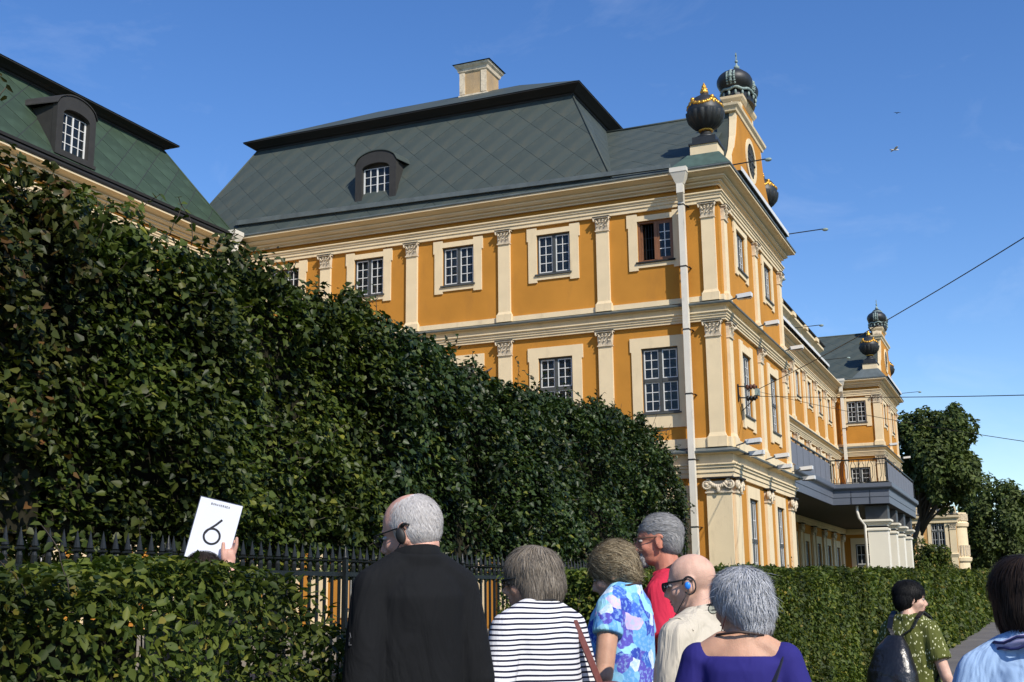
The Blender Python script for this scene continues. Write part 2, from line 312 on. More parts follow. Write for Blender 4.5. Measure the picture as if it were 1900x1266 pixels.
def window_meshes(w, h, rows, transom, kind, surround):
    """frame, bars, inner bars, panes, surround around an opening w x h whose bottom centre is the origin; y>0 goes into the wall"""
    key = ('win', w, h, tuple(rows), transom, kind, surround)
    if key in _cache: return _cache[key]
    fr = MB(); br = MB(); ib = MB(); pn = []
    y = .05; t = .055; H = w/2
    fr.box(-H, -H+t, y, y+.09, 0, h); fr.box(H-t, H, y, y+.09, 0, h); fr.box(-H+t, H-t, y, y+.09, h-t, h); fr.box(-H+t, H-t, y, y+.09, 0, t)
    fr.box(-.055, .055, y-.01, y+.09, t, h-t)
    fr.box(-H-.05, H+.05, -.09, y+.05, -.055, -.005)                                      # sill flashing
    segs = [(t, h-t)]
    if transom:
        zt = h*transom; fr.box(-H+t, -.055, y-.02, y+.09, zt-.055, zt+.055); fr.box(.055, H-t, y-.02, y+.09, zt-.055, zt+.055); segs = [(t, zt-.055), (zt+.055, h-t)]
    s = .030; m = .021
    for (a, c), nr in zip(segs, rows):
        for x0, x1 in ((-H+t, -.055), (.055, H-t)):
            br.box(x0, x0+s, y+.01, y+.05, a, c); br.box(x1-s, x1, y+.01, y+.05, a, c); br.box(x0+s, x1-s, y+.01, y+.05, a, a+s); br.box(x0+s, x1-s, y+.01, y+.05, c-s, c)
            xm = (x0+x1)/2; br.box(xm-m/2, xm+m/2, y+.012, y+.048, a+s, c-s)
            ph = (c-a-2*s)/nr; xs = [x0+s, xm-m/2, xm+m/2, x1-s]
            for r in range(nr):
                z0, z1 = a+s+ph*r, a+s+ph*(r+1)
                if r:
                    br.box(xs[0], xs[1], y+.014, y+.046, z0-m/2, z0+m/2); br.box(xs[2], xs[3], y+.014, y+.046, z0-m/2, z0+m/2)
                for k in (0, 2): pn.append((xs[k]-.003, xs[k+1]+.003, z0, z1))
            ib.box(x0+.02, x0+.06, y+.28, y+.31, a, c); ib.box(xm-.018, xm+.018, y+.28, y+.31, a, c); ib.box(x1-.05, x1-.01, y+.28, y+.31, a, c)
            for r in range(1, nr): ib.box(x0+.06, x1-.05, y+.285, y+.305, a+(c-a)*r/nr-.012, a+(c-a)*r/nr+.012)
    su = None
    if surround:
        sw, th, bh, ear, earh, notch, nw = surround; b = MB(); d = -.045
        b.box(-H-sw, -H, d, 0, -.06, h); b.box(H, H+sw, d, 0, -.06, h)
        b.box(-H-sw, -nw, d, 0, h, h+th); b.box(nw, H+sw, d, 0, h, h+th); b.box(-nw, nw, d, 0, h, h+th-notch)
        b.box(-H-sw-ear, -H-sw, d, 0, h+th-earh, h+th); b.box(H+sw, H+sw+ear, d, 0, h+th-earh, h+th)
        b.box(-H-sw, -nw, d, 0, -bh, -.06); b.box(nw, H+sw, d, 0, -bh, -.06); b.box(-nw, nw, d, 0, -bh+notch, -.06)
        su = b.mesh('surround', CREAM)
    j = MB()
    for (x0, x1, z0, z1) in pn: j.box(x0, x1, y+.027, y+.033, z0, z1)
    unit = MB(); unit.box(-.5, .5, -.003, .003, -.5, .5)
    if 'unitpane' not in _cache: _cache['unitpane'] = unit.mesh('pane', GLASS)
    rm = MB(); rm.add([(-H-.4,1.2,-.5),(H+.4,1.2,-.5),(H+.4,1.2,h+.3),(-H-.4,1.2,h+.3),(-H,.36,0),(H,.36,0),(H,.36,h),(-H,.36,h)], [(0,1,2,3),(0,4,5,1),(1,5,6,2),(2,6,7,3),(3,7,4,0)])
    sm = {'grey': SASH, 'wood': WOOD, 'dorm': DORM}[kind]
    r = dict(fr=fr.mesh('window_frame', sm), br=br.mesh('glazing_bars', WHITE), ib=ib.mesh('inner_bars', mat_inner), pn=pn, j=j.mesh('panes', GLASS), su=su, y=y, room=rm.mesh('window_recess', ROOM))
    _cache[key] = r; return r
mat_inner = mat('inner_sash', (.50, .50, .48), .6)

def window(fac, u, z, w, h, rows, transom, parent, surround, kind='grey', d=0.0, panes=False, label=None, inner=True, blind=None, room=True):
    q = window_meshes(w, h, rows, transom, kind, surround); M = fac.at(u, d, z)
    o = link('window', q['fr'], parent, M)
    if label: o['label'] = label
    tag(link('glazing_bars', q['br'], o, M), kind='stuff')
    if inner: tag(link('inner_bars', q['ib'], o, M), kind='stuff')
    if room: link('window_recess', q['room'], o, M)
    if q['su']: link('surround', q['su'], o, M)
    if panes:
        for (x0, x1, z0, z1) in q['pn']:
            link('pane', _cache['unitpane'], o, M @ T3((x0+x1)/2, q['y']+.03, (z0+z1)/2) @ Matrix.Rotation(rng.uniform(-.02,.02), 4, 'Z') @ Matrix.Rotation(rng.uniform(-.025,.025), 4, 'X') @ Matrix.Diagonal((x1-x0, 1, z1-z0, 1)))
    else: tag(link('panes', q['j'], o, M), kind='stuff')
    if blind:
        b = MB(); b.box(-w/2+.05, w/2-.05, .5, .51, blind[0]*h, blind[1]*h); b.build('blind', CURT, o, M)
    return o

def wall(fac, u0, u1, z0, z1, holes, mb, depth=.36):
    """front of a wall with real openings and reveals; holes = (uc, z, w, h)"""
    us = sorted({u0, u1} | {x for (c, z, w, h) in holes for x in (c-w/2, c+w/2)}); zs = sorted({z0, z1} | {x for (c, z, w, h) in holes for x in (z, z+h)})
    for a, b_ in zip(us, us[1:]):
        for c, e in zip(zs, zs[1:]):
            m = ((a+b_)/2, (c+e)/2)
            if any(abs(m[0]-k[0]) < k[2]/2 and k[1] < m[1] < k[1]+k[3] for k in holes): continue
            mb.add([fac.T(a,0,c), fac.T(b_,0,c), fac.T(b_,0,e), fac.T(a,0,e)], [(0,1,2,3)])
    for (c, z, w, h) in holes:
        a, b_ = c-w/2, c+w/2
        for p, q in (((a,z),(a,z+h)), ((b_,z+h),(b_,z)), ((a,z+h),(b_,z+h)), ((b_,z),(a,z))):
            mb.add([fac.T(p[0],0,p[1]), fac.T(q[0],0,q[1]), fac.T(q[0],-depth,q[1]), fac.T(p[0],-depth,p[1])], [(0,1,2,3)])

# profiles (offset outwards, z)
PR_UP = [(0,12.86),(.085,12.86),(.085,12.97),(.115,12.975),(.115,13.07),(.145,13.075),(.145,13.12),(.185,13.15),(.185,13.19),(.05,13.195)]
PR_COR = [(.05,13.365),(.10,13.37),(.10,13.402),(.08,13.404),(.08,13.418),(.15,13.452),(.175,13.457),(.175,13.50),(.145,13.502),(.145,13.518),(.24,13.535),(.275,13.57),(.30,13.575),(.30,13.625),(.262,13.628),(.262,13.645),(.33,13.672),(.43,13.712),(.50,13.722),(.535,13.728),(.535,13.79),(0,13.795)]
PR_MID = [(0,9.27),(.085,9.27),(.085,9.34),(.115,9.345),(.115,9.41),(.145,9.415),(.145,9.47),(.19,9.50),(.19,9.54),(.10,9.545),(.10,9.70),(.26,9.715),(.28,9.76),(0,9.86)]
PR_LOW = [(0,4.71),(.09,4.71),(.09,4.84),(.12,4.845),(.12,4.96),(.16,4.98),(.16,5.05),(.20,5.06),(.20,5.10),(.11,5.105),(.11,5.36),(.30,5.38),(.32,5.43),(0,5.56)]
CAPF = {'mid': [(.24,9.716),(.30,9.73),(.31,9.77),(0,9.875)], 'low': [(.28,5.385),(.34,5.40),(.35,5.445),(0,5.575)]}
SUR_U = (.28, .24, .26, .045, .42, .075, .55)
SUR_M = (.30, .33, .46, .045, .42, .0001, .5)
SUR_S = (.27, .33, .42, .0001, .42, .075, .5)
SUR_G = (.26, .36, .3, .0001, .3, .0001, .5)

# ------------------------------------------------------------------ roofs
def clip(poly, clipper):
    out = poly
    n = len(clipper)
    for i in range(n):
        a, b_ = clipper[i], clipper[(i+1) % n]; inp = out; out = []
        if not inp: return []
        sd = lambda p: (b_[0]-a[0])*(p[1]-a[1])-(b_[1]-a[1])*(p[0]-a[0])
        for k in range(len(inp)):
            p, q = inp[k-1], inp[k]; dp, dq = sd(p), sd(q)
            if (dp >= 0) != (dq >= 0):
                t = dp/(dp-dq); out.append((p[0]+(q[0]-p[0])*t, p[1]+(q[1]-p[1])*t))
            if dq >= 0: out.append(q)
    return out
def area(p): return .5*sum(p[i-1][0]*p[i][1]-p[i][0]*p[i-1][1] for i in range(len(p)))
def plated_slope(poly3, parent, m, a=.60, b_=.60, gap=.007, th=.007, phase=(0, 0), lim=300):
    """covers a planar roof face with separate diamond metal sheets, each proud of the seam-coloured deck below"""
    P = [Vector(p) for p in poly3]; e1 = (P[1]-P[0]).normalized(); n = e1.cross(P[-1]-P[0]).normalized()
    if n.z < 0: n = -n
    e2 = n.cross(e1)
    if e2.z < 0: e2 = -e2
    L = [((p-P[0]).dot(e1), (p-P[0]).dot(e2)) for p in P]
    if area(L) < 0: L = L[::-1]
    us = [p[0] for p in L]; vs = [p[1] for p in L]; k = 0
    rest = MB()
    j = 0; v = min(vs)-b_+phase[1]
    while v < max(vs)+b_:
        u = min(us)-a+(a if j % 2 else 0)+phase[0]
        while u < max(us)+a:
            g = gap
            c = clip([(u-a+g, v), (u, v-b_+g), (u+a-g, v), (u, v+b_-g)], L)
            if len(c) >= 3 and area(c) > .01:
                lift = th+rng.uniform(-.002, .003); tl = rng.uniform(-.003, .003); o = P[0]+e1*u+e2*v
                q = [e1*(x-u)+e2*(y-v) for x, y in c]; t = [x+n*(lift+tl*(y[1]-v)) for x, y in zip(q, c)]; N = len(c)
                mb = MB() if k < lim else rest
                mb.add([o+x if mb is rest else x for x in q+t], [tuple(range(N, 2*N))]+[(i, (i+1) % N, N+(i+1) % N, N+i) for i in range(N)])
                if mb is not rest: mb.build('roof_sheet', m, parent, T3(*o), recalc=False)
                k += 1
            u += 2*a
        v += b_; j += 1
    if rest.v: tag(rest.build('roof_sheets', m, parent), kind='stuff')

def face(b, *pts): b.add(pts, [tuple(range(len(pts)))])

def mansard(parent, x0, x1, y0, y1, ze, run, rise, hipx, hipy, lip, lipz, ridge, m, sheets, lidm=None):
    """steep lower slopes, dark cove and lip, low upper hip. hipx/hipy = inward run at the x ends / y ends"""
    X0, X1, Y0, Y1 = x0+hipx[0], x1-hipx[1], y0+hipy[0], y1-hipy[1]; zc = ze+rise
    b = MB(); A = [(x0,y0,ze),(x1,y0,ze),(x1,y1,ze),(x0,y1,ze)]; C = [(X0,Y0,zc),(X1,Y0,zc),(X1,Y1,zc),(X0,Y1,zc)]
    for i in range(4): j = (i+1) % 4; face(b, A[i], A[j], C[j], C[i])
    roof = b.build('roof', SEAM if m is COPPER else SEAMS, parent)
    for i, s in enumerate('SENW'):
        j = (i+1) % 4
        if s in sheets: plated_slope([A[i], A[j], C[j], C[i]], roof, m, gap=.007 if m is SLATE else .017, phase=(rng.uniform(0, .3), rng.uniform(0, .3)))
    for i in range(4):                                                   # hip rolls
        pass
    for i in range(4): hr = MB(); hr.tube([Vector(A[i])+Vector((0,0,.02)), Vector(C[i])+Vector((0,0,.02))], .035, 6); hr.build('hip_roll', m, roof)
    c = MB(); lx0, lx1, ly0, ly1 = X0-lip[0], X1+lip[1], Y0-lip[2], Y1+lip[3]
    c.sweep([(X0,Y1),(X0,Y0),(X1,Y0),(X1,Y1)], [(0.0, zc-.05), (.05, zc-.04), (.06, zc+.02), (.12, zc+.04), (.2, zc+.10), (lip[0]-.03, lipz-.05), (lip[0], lipz-.045), (lip[0], lipz), (0, lipz+.01)], closed=True)
    c.build('roof_cove', EAVE, roof)
    u = MB(); rx = (lx0+lx1)/2; ry = (ly0+ly1)/2
    if lx1-lx0 < ly1-ly0: h = (lx1-lx0)/2; r0, r1 = (rx, ly0+h, ridge), (rx, ly1-h, ridge)
    else: h = (ly1-ly0)/2; r0, r1 = (lx0+h, ry, ridge), (lx1-h, ry, ridge)
    q = [(lx0-.02,ly0-.02,lipz+.005),(lx1+.02,ly0-.02,lipz+.005),(lx1+.02,ly1+.02,lipz+.005),(lx0-.02,ly1+.02,lipz+.005)]
    if lx1-lx0 < ly1-ly0: face(u, q[0],q[1],r0); face(u, q[1],q[2],r1,r0); face(u, q[2],q[3],r1); face(u, q[3],q[0],r0,r1)
    else: face(u, q[0],q[1],r1,r0); face(u, q[1],q[2],r1); face(u, q[2],q[3],r0,r1); face(u, q[3],q[0],r0)
    up = u.build('upper_roof', lidm or m, roof)
    return roof

def dormer(fac, u, z, d, parent, roofm, blind=None):
    """arched dormer window whose face stands on the slope; local y goes into the roof"""
    M = fac.at(u, d, z); b = MB(); W, w_ = .78, .53; hs, hk = 1.44, .42; os_, ok = 1.27, .17; zb = .12
    def arch(hw, zs, rise, n=14): return [(hw*math.cos(math.pi*i/n) if False else -hw+2*hw*i/n, zs+rise*math.sqrt(max(0, 1-((-1+2*i/n))**2))**1.15) for i in range(n+1)]
    o = [(-W,0)]+arch(W, hs, hk)+[(W,0)]; i_ = [(-w_,zb)]+arch(w_, os_, ok)+[(w_,zb)]
    n = len(o)
    for y0, y1 in ((-.02, .16),):
        for k in range(n):
            j = (k+1) % n
            a, c, e, f = o[k], o[j], i_[j], i_[k]
            b.add([(a[0],y0,a[1]),(c[0],y0,c[1]),(e[0],y0,e[1]),(f[0],y0,f[1])], [(0,1,2,3)])
            b.add([(a[0],y0,a[1]),(c[0],y0,c[1]),(c[0],y1,c[1]),(a[0],y1,a[1])], [(0,1,2,3)])
            b.add([(f[0],y0,f[1]),(e[0],y0,e[1]),(e[0],y1+.1,e[1]),(f[0],y1+.1,f[1])], [(0,1,2,3)])
    b.box(-W-.04, W+.04, -.07, 0.05, -.08, .02)
    dm = b.build('dormer', DORM, parent, M)
    for sx in (-1, 1): s = MB(); s.box(min(sx*(W-.06),sx*(W-.02)), max(sx*(W-.06),sx*(W-.02)), .1, 1.3, -.1, hs); s.build('cheek', DORM, dm, M)
    r = MB(); A = arch(W+.04, hs+.01, hk); B = [(x*1.36, z_ if abs(x) < W*.9 else z_-.03) for x, z_ in A]
    for k in range(len(A)-1):
        p, q, p2, q2 = A[k], A[k+1], B[k], B[k+1]
        for t, flip in ((0, 0), (.035, 1)):
            r.add([(p[0],-.05,p[1]+t),(q[0],-.05,q[1]+t),(q2[0],1.5,q2[1]+t+.02),(p2[0],1.5,p2[1]+t+.02)], [(0,1,2,3)])
        r.add([(p[0],-.05,p[1]),(q[0],-.05,q[1]),(q[0],-.05,q[1]+.035),(p[0],-.05,p[1]+.035)], [(0,1,2,3)])
    for e0, e1 in ((A[0], B[0]), (A[-1], B[-1])): r.add([(e0[0],-.05,e0[1]),(e1[0],1.5,e1[1]+.02),(e1[0],1.5,e1[1]+.055),(e0[0],-.05,e0[1]+.035)], [(0,1,2,3)])
    r.build('dormer_roof', roofm, dm, M)
    # the casement: white bars, dark panes
    br = MB(); H0, H1 = zb+.02, os_+.02
    for x in (-w_+.028, 0, w_-.028): br.box(x-.026, x+.026, .12, .17, H0, H1)
    for x in (-w_/2, w_/2): br.box(x-.013, x+.013, .125, .165, H0, H1)
    for k in range(0, 5):
        z0 = H0+(H1-H0)*k/4
        for x0, x1 in ((-w_+.054, -w_/2-.013), (-w_/2+.013, -.026), (.026, w_/2-.013), (w_/2+.013, w_-.054)): br.box(x0, x1, .13, .16, z0-.010, z0+.010)
    wd = br.build('window', WHITE, dm, M)
    for k in range(4):
        z0 = H0+(H1-H0)*k/4; z1 = H0+(H1-H0)*(k+1)/4
        for x0, x1 in ((-w_+.054, -w_/2-.013), (-w_/2+.013, -.026), (.026, w_/2-.013), (w_/2+.013, w_-.054)):
            link('pane', _cache['unitpane'], dm, M @ T3((x0+x1)/2, .145, (z0+z1)/2) @ Matrix.Diagonal((x1-x0, 1, z1-z0, 1)))
    h = MB(); h.add([(x, .17, z_) for x, z_ in arch(w_+.02, os_+.03, ok)]+[(w_, .17, os_), (-w_, .17, os_)], [tuple(range(17))]); h.build('lunette', DORM, dm, M)
    bk = MB(); bk.box(-w_, w_, 1.0, 1.02, 0, os_+ok); bk.build('window_recess', ROOM, dm, M)
    if blind:
        c = MB()
        for pts in blind: c.add([(x, .24, z_) for x, z_ in pts], [tuple(range(len(pts)))])
        c.build('blind', CURT, dm, M)
    return dm

def downpipe(fac, u, ztop, zbot, parent, zc, dx=0.0, wd=.172):
    b = MB(lambda a, d, z: fac.T(a, d, z))
    h = wd/2
    b.frus([(u-.25,.38,ztop),(u+.24,.38,ztop),(u+.24,.76,ztop),(u-.25,.76,ztop)], [(u-.11,.47,ztop-.34),(u+.11,.47,ztop-.34),(u+.11,.65,ztop-.34),(u-.11,.65,ztop-.34)])
    b.box(u-.26, u+.25, .375, .77, ztop, ztop+.14)
    p = b.build('downpipe', PIPE, parent)
    b = MB(lambda a, d, z: fac.T(a, d, z))
    b.box(u-.10, u+.10, .465, .655, ztop-.62, ztop-.335)
    b.frus([(u-.095,.47,ztop-.60),(u+.095,.47,ztop-.60),(u+.095,.65,ztop-.60),(u-.095,.65,ztop-.60)], [(u-.085+dx,.23,zc),(u+.085+dx,.23,zc),(u+.085+dx,.40,zc),(u-.085+dx,.40,zc)])
    b.box(u+dx-h, u+dx+h, .225, .405, zbot, zc+.03)
    b.build('pipe_shaft', PIPE, p)
    z = zc-.06
    k = MB(lambda a, d, z: fac.T(a, d, z))
    while z > zbot+.5:
        k.box(u+dx-h-.012, u+dx+h+.012, .213, .417, z-.022, z+.012); k.box(u+dx-h-.07, u+dx-h-.012, .0, .25, z-.015, z); k.box(u+dx+h+.012, u+dx+h+.07, .0, .25, z-.015, z)
        z -= 1.9
    k.build('pipe_clamp', EAVE, p)
    return p

def urn(parent, x, y, z, s=1.0):
    """lobed dark vase on a cream block with gilded garland and finial; returns the vase"""
    M = T3(x, y, z) @ Matrix.Scale(s, 4)
    b = MB(); b.box(-.42, .42, -.42, .42, 0, .34); blk = b.build('urn_pedestal', CREAM, parent, M)
    b = MB(); b.box(-.46, .46, -.46, .46, .34, .40); b.box(-.36, .36, -.36, .36, .40, .62); b.lathe([(.001,.62),(.33,.62),(.33,.68),(.24,.72),(.18,.80),(.16,.86)], n=20)
    b.lathe([(.22,.93),(.36,1.02),(.50,1.20),(.55,1.38),(.555,1.46)], n=96, lobes=16, amp=.09)
    b.lathe([(.555,1.46),(.56,1.47),(.555,1.55),(.50,1.75),(.38,1.92),(.2,2.03),(.13,2.06),(.12,2.12),(.001,2.13)], n=32)
    v = b.build('urn', URN, parent, M)
    b = MB(); b.lathe([(.16,.86),(.215,.87),(.23,.90),(.215,.93)], n=24)
    b.build('gilt_ring', GOLD, v, M)
    b = MB()
    for k in range(4):
        a0 = k*math.pi/2+math.pi/4
        for i in range(13):
            t = i/12; a = a0+t*math.pi/2; sag = .16*(1-(2*t-1)**2); zz = 1.80-sag; rr = .555 if zz < 1.5 else .555-(zz-1.5)*.42
            b.ball((rr*math.cos(a), rr*math.sin(a), zz), (.085,.085,.075) if i % 2 else (.07,.07,.065), 7, 5)
        rr = .43; b.ball((rr*math.cos(a0), rr*math.sin(a0), 1.86), .075, 8, 6); b.ball((.5*math.cos(a0), .5*math.sin(a0), 1.70), (.05,.05,.10), 7, 5)
    b.build('gilt_garland', GOLD, v, M)
    b = MB(); b.lathe([(.10,2.10),(.13,2.15),(.12,2.2),(.08,2.3),(.04,2.42),(.001,2.5)], n=12)
    for i in range(3):
        for k in range(6): a = k*math.pi/3+i*.5; rr = .105-.03*i; b.ball((rr*math.cos(a), rr*math.sin(a), 2.16+.09*i), (.035,.035,.055), 6, 4)
    b.build('finial', GOLD, v, M)
    return v

def crown_top(parent, x, y, z):
    M = T3(x, y, z); sx, sy = 1.0, .60
    b = MB(); b.lathe([(.001,0),(.88,0),(.90,.06),(.86,.09),(.84,.30),(.001,.30)], n=36, sx=sx, sy=sy, smooth=False)
    for q in (-1, 1): b.ball((q*.47,0,.68), (.66,.60,.42), 26, 16)
    b.lathe([(.62,.30),(.78,.40),(.80,.55)], n=30, sx=sx, sy=sy)
    b.lathe([(.38,1.0),(.40,1.12),(.34,1.24),(.2,1.33),(.05,1.37)], n=18, sx=sx, sy=sy+.2)
    c = b.build('crown_cap', URN, parent, M)
    b = MB(); n = 44
    b.tube([(.93*sx*math.cos(2*math.pi*k/n), .93*sy*math.sin(2*math.pi*k/n), .34+.035*math.sin(2*math.pi*k/n*8)) for k in range(n+1)], .05, 6)
    for k in range(16):
        a = 2*math.pi*(k+.5)/16; b.ball((.92*sx*math.cos(a), .94*sy*math.sin(a), .19), (.045,.045,.085), 6, 5)
    for ax in (0, 1):
        for i in range(27):
            th = -2.05+4.1*i/26
            p = (1.14*math.sin(th), 0, .68+.43*math.cos(th)) if ax == 0 else (0, .55*math.sin(th), .66+.40*math.cos(th))
            b.ball(p, (.075,.075,.065) if i % 2 else (.055,.055,.05), 7, 5)
            for o in (-.12, .12): b.ball((p[0]+(o if ax else 0), p[1]+(0 if ax else o), p[2]-.012), (.045,.045,.045), 5, 4)
    b.lathe([(.40,1.12),(.43,1.15),(.38,1.2)], n=18, sx=sx, sy=sy+.2); b.lathe([(.06,1.35),(.10,1.40),(.10,1.46),(.05,1.5),(.02,1.6)], n=10); b.ball((0,0,1.66), .06, 8, 6)
    b.bar((0,0,1.7), (0,0,1.98), .04); b.bar((-.08,0,1.88), (.08,0,1.88), .035)
    b.build('crown_jewels', VERD, c, M)
    return c

# ------------------------------------------------------------------ the riverside pavilions
PW = 9.4
def pavilion(x0, near, label):
    root = thing('palace_pavilion', label, 'building', (x0, 0, 0))
    Wf = Fac(x0, 0, -math.pi/2); Sf = Fac(x0, 0, 0)
    if near: wins = [1.95, 5.25, 8.55, 11.85, 15.15]; pils = [.31, 3.61, 6.91, 10.21, 13.51, 16.81]; yN = 24.0
    else: wins = [1.30]; pils = [.12]; yN = 14.0
    sw = [2.80, 6.98]; sp = [.50, 4.85, 9.02]
    # walls
    b = MB(); hw = []; hs = []
    for y in wins: hw += [(-y, 11.29, 1.12, 1.28), (-y, 6.68, 1.12, 1.94), (-y, 1.15, 1.2, 3.0)]
    for x in sw: hs += [(x, 11.39, 1.26, 1.26), (x, 6.77, 1.26, 1.95), (x, 1.15, 1.24, 3.1)]
    wall(Wf, -yN, 0, 0, 13.45, hw, b); wall(Sf, 0, PW, 0, 13.45, hs, b)
    face(b, (x0+PW,0,0),(x0+PW,yN,0),(x0+PW,yN,13.45),(x0+PW,0,13.45)); face(b, (x0,yN,0),(x0+PW,yN,0),(x0+PW,yN,13.45),(x0,yN,13.45))
    b.build('wall', ORANGE, root)
    path = [(x0,yN),(x0,0),(x0+PW,0),(x0+PW,yN)]
    b = MB()
    for pr in (PR_UP, PR_MID, PR_LOW): b.sweep(path, pr)
    b.sweep(path, [(0,9.861),(.07,9.872),(.07,10.03),(0,10.045)]); b.sweep(path, [(0,5.561),(.08,5.572),(.08,5.84),(0,5.86)])
    b.build('string_course', CREAM, root)
    b = MB(); b.sweep(path, PR_COR); b.build('cornice', CORNICE, root)
    b = MB(); b.sweep(path, CAPF['mid']); b.sweep(path, CAPF['low']); b.build('ledge_flashing', FLASH, root)
    b = MB(); b.sweep(path, [(.0, .001), (.22,.002),(.22,.42),(.16,.5),(0,.51)]); b.build('stone_plinth', STONE, root)
    # pilasters with capitals, window by window
    for f, ps in ((Wf, [-y for y in pils]), (Sf, sp)):
        for i, u in enumerate(ps):
            pilaster(f, u, 9.872, 12.86, .40, .46, 'cor', root, .33)
            pilaster(f, u, 5.573, 9.27, .44, .48, 'cor', root, .42)
            wd = .72 if (i == 0 or f is Sf) else .60
            uu = (u-.03 if f is Wf else u-.02) if i == 0 else (u-.12 if f is Sf and i == 2 else u)
            pilaster(f, uu, .511, 4.71, wd, .45, 'ion', root, .3)
    for i, y in enumerate(wins):
        near1 = near and i == 0
        if near1: open_window(Wf, -y, 11.29, 1.12, 1.28, root)
        else: window(Wf, -y, 11.29, 1.12, 1.28, [4], None, root, SUR_U, panes=True)
        window(Wf, -y, 6.68, 1.12, 1.94, [3, 3], .5, root, SUR_M, panes=(i < 3), inner=False)
        window(Wf, -y, 1.15, 1.2, 3.0, [3, 2], .6, root, SUR_G, inner=False)
    for x in sw:
        window(Sf, x, 11.39, 1.26, 1.26, [4], None, root, SUR_U, panes=near and x < 5)
        window(Sf, x, 6.77, 1.26, 1.95, [3, 3], .5, root, SUR_S)
        window(Sf, x, 1.15, 1.24, 3.1, [3, 2], .6, root, SUR_G)
    # roof: mansard behind, lower ridge roof in front running out to the gable
    ov = .535
    y1 = 19.55 if near else 15.0
    b = MB(); b.sweep([(x0,yN),(x0,0),(x0+PW,0),(x0+PW,yN)], [(0,13.80),(ov+.03,13.798),(ov+.04,13.83),(ov+.03,13.86),(0,13.87)]); b.build('eave_edge', FLASH, root)
    if near:
        roof = mansard(root, x0-ov, x0+PW+ov, 3.10, y1, 13.86, 2.0, 3.92, (2.0, 2.0), (1.95, 2.05), (.40,.40,.40,.40), 18.03, 20.0, SLATE, 'WS')
    zr = 17.54; xc = x0+4.7; ye = 5.3 if near else 14.0
    b = MB(); q = [(x0-ov,-ov,13.865),(xc,-.3,zr),(xc,ye,zr),(x0-ov,ye if not near else 3.1,13.865)]
    face(b, (x0-ov,.2,13.865),(x0-ov,3.6 if near else ye,13.865),(xc,ye,zr),(xc,.45,zr)); face(b, (x0+PW+ov,.2,13.865),(xc,.45,zr),(xc,ye,zr),(x0+PW+ov,3.6 if near else ye,13.865))
    cr = b.build('front_roof', SEAMS, root)
    plated_slope([(x0-ov,3.6 if near else ye,13.868),(x0-ov,.2,13.868),(xc,.45,zr+.003),(xc,ye,zr+.003)], cr, SLATE)
    b = MB(); b.tube([(xc,.4,zr+.03),(xc,ye,zr+.03)], .05, 6); b.build('ridge_roll', SLATE, cr)
    if not near: pass
    e = ov+.02                                                              # corner flashing below the urns
    for ex in (0, 1):
        b = MB()
        X = (lambda v: x0+v) if not ex else (lambda v: x0+PW-v)
        A = [(X(-e),-e,13.872),(X(1.35),-e,13.872),(X(1.35),1.35,13.872),(X(-e),1.35,13.872)]; B = [(X(-.02),-.12,14.44),(X(.98),-.12,14.44),(X(.98),.86,14.44),(X(-.02),.86,14.44)]
        for i in range(4): j = (i+1) % 4; face(b, A[i], A[j], B[j], B[i])
        face(b, *B); b.build('corner_flashing', PATINA if near else FLASH, root)
    urn(root, x0+.48, .36, 14.43); urn(root, x0+PW-.48, .36, 14.43)
    # gable
    L = [(.95,13.9),(.95,14.5),(1.30,14.62),(1.78,14.86),(2.20,15.28),(2.50,15.85),(2.66,16.45),(2.70,16.78)]
    o = L+[(9.4-x, z) for x, z in L[::-1]]
    b = MB(); b.frus([(x0+x,-.10,z) for x, z in o], [(x0+x,.10,z) for x, z in o]); g = b.build('gable', CREAM, root)
    b = MB(); b.frus([(x0+x+(.03 if x < 4.7 else -.03),.101,z-.03) for x, z in o], [(x0+x+(.03 if x < 4.7 else -.03),.50,z-.03) for x, z in o]); b.build('gable_backing', SLATE, g)
    I = [(1.75,14.15),(1.75,14.98),(2.18,15.42),(2.52,15.98),(2.74,16.5),(2.80,16.70)]; I = [(x+.12, z-.02) for x, z in I]; o = I+[(9.4-x, z) for x, z in I[::-1]]
    b = MB(); b.frus([(x0+x,-.125,z) for x, z in o], [(x0+x,-.09,z) for x, z in o]); b.build('gable_panel', ORANGE, g)
    b = MB(); gp = [(x0+2.62,.5),(x0+2.62,-.1),(x0+6.78,-.1),(x0+6.78,.5)]
    b.sweep(gp, [(0,16.72),(.05,16.74),(.07,16.82),(.14,16.9),(.16,16.98),(0,17.0)], closed=True); face(b, *[(p[0],p[1],17.0) for p in gp]); face(b, *[(p[0],p[1],16.73) for p in gp])
    b.box(x0+3.72, x0+5.68, -.08, .46, 17.0, 17.55); b.build('gable_moulding', CREAM, g)
    b = MB(); b.box(x0+4.0, x0+5.4, -.10, -.08, 17.12, 17.45); b.build('attic_panel', ORANGE, g)
    b = MB(); gp = [(x0+3.72,.46),(x0+3.72,-.08),(x0+5.68,-.08),(x0+5.68,.46)]; b.sweep(gp, [(0,17.50),(.03,17.52),(.10,17.62),(.12,17.70),(0,17.705)], closed=True); face(b, *[(p[0],p[1],17.70) for p in gp]); b.build('crown_slab', CREAM, g)
    b = MB()                                                               # volutes and tassels on the attic ends
    for sg, xx in ((-1, 3.62), (1, 5.78)):
        for i in range(7): b.ball((x0+xx, -.02+.07*i, 17.34-.02*abs(i-3)), (.06,.045,.16), 6, 5)
        for i in range(6): b.ball((x0+xx-sg*-.0+sg*(.10+.02*i), -.02+.08*i, 17.10), (.07,.05,.08), 6, 5)
        b.tube([(x0+xx+sg*(.12+.14*math.cos(a)), -.06, 16.98+.17+.14*math.sin(a)) for a in np.linspace(0, 5, 10)], .04, 5)
    b.build('carved_scroll', WEATHER, g)
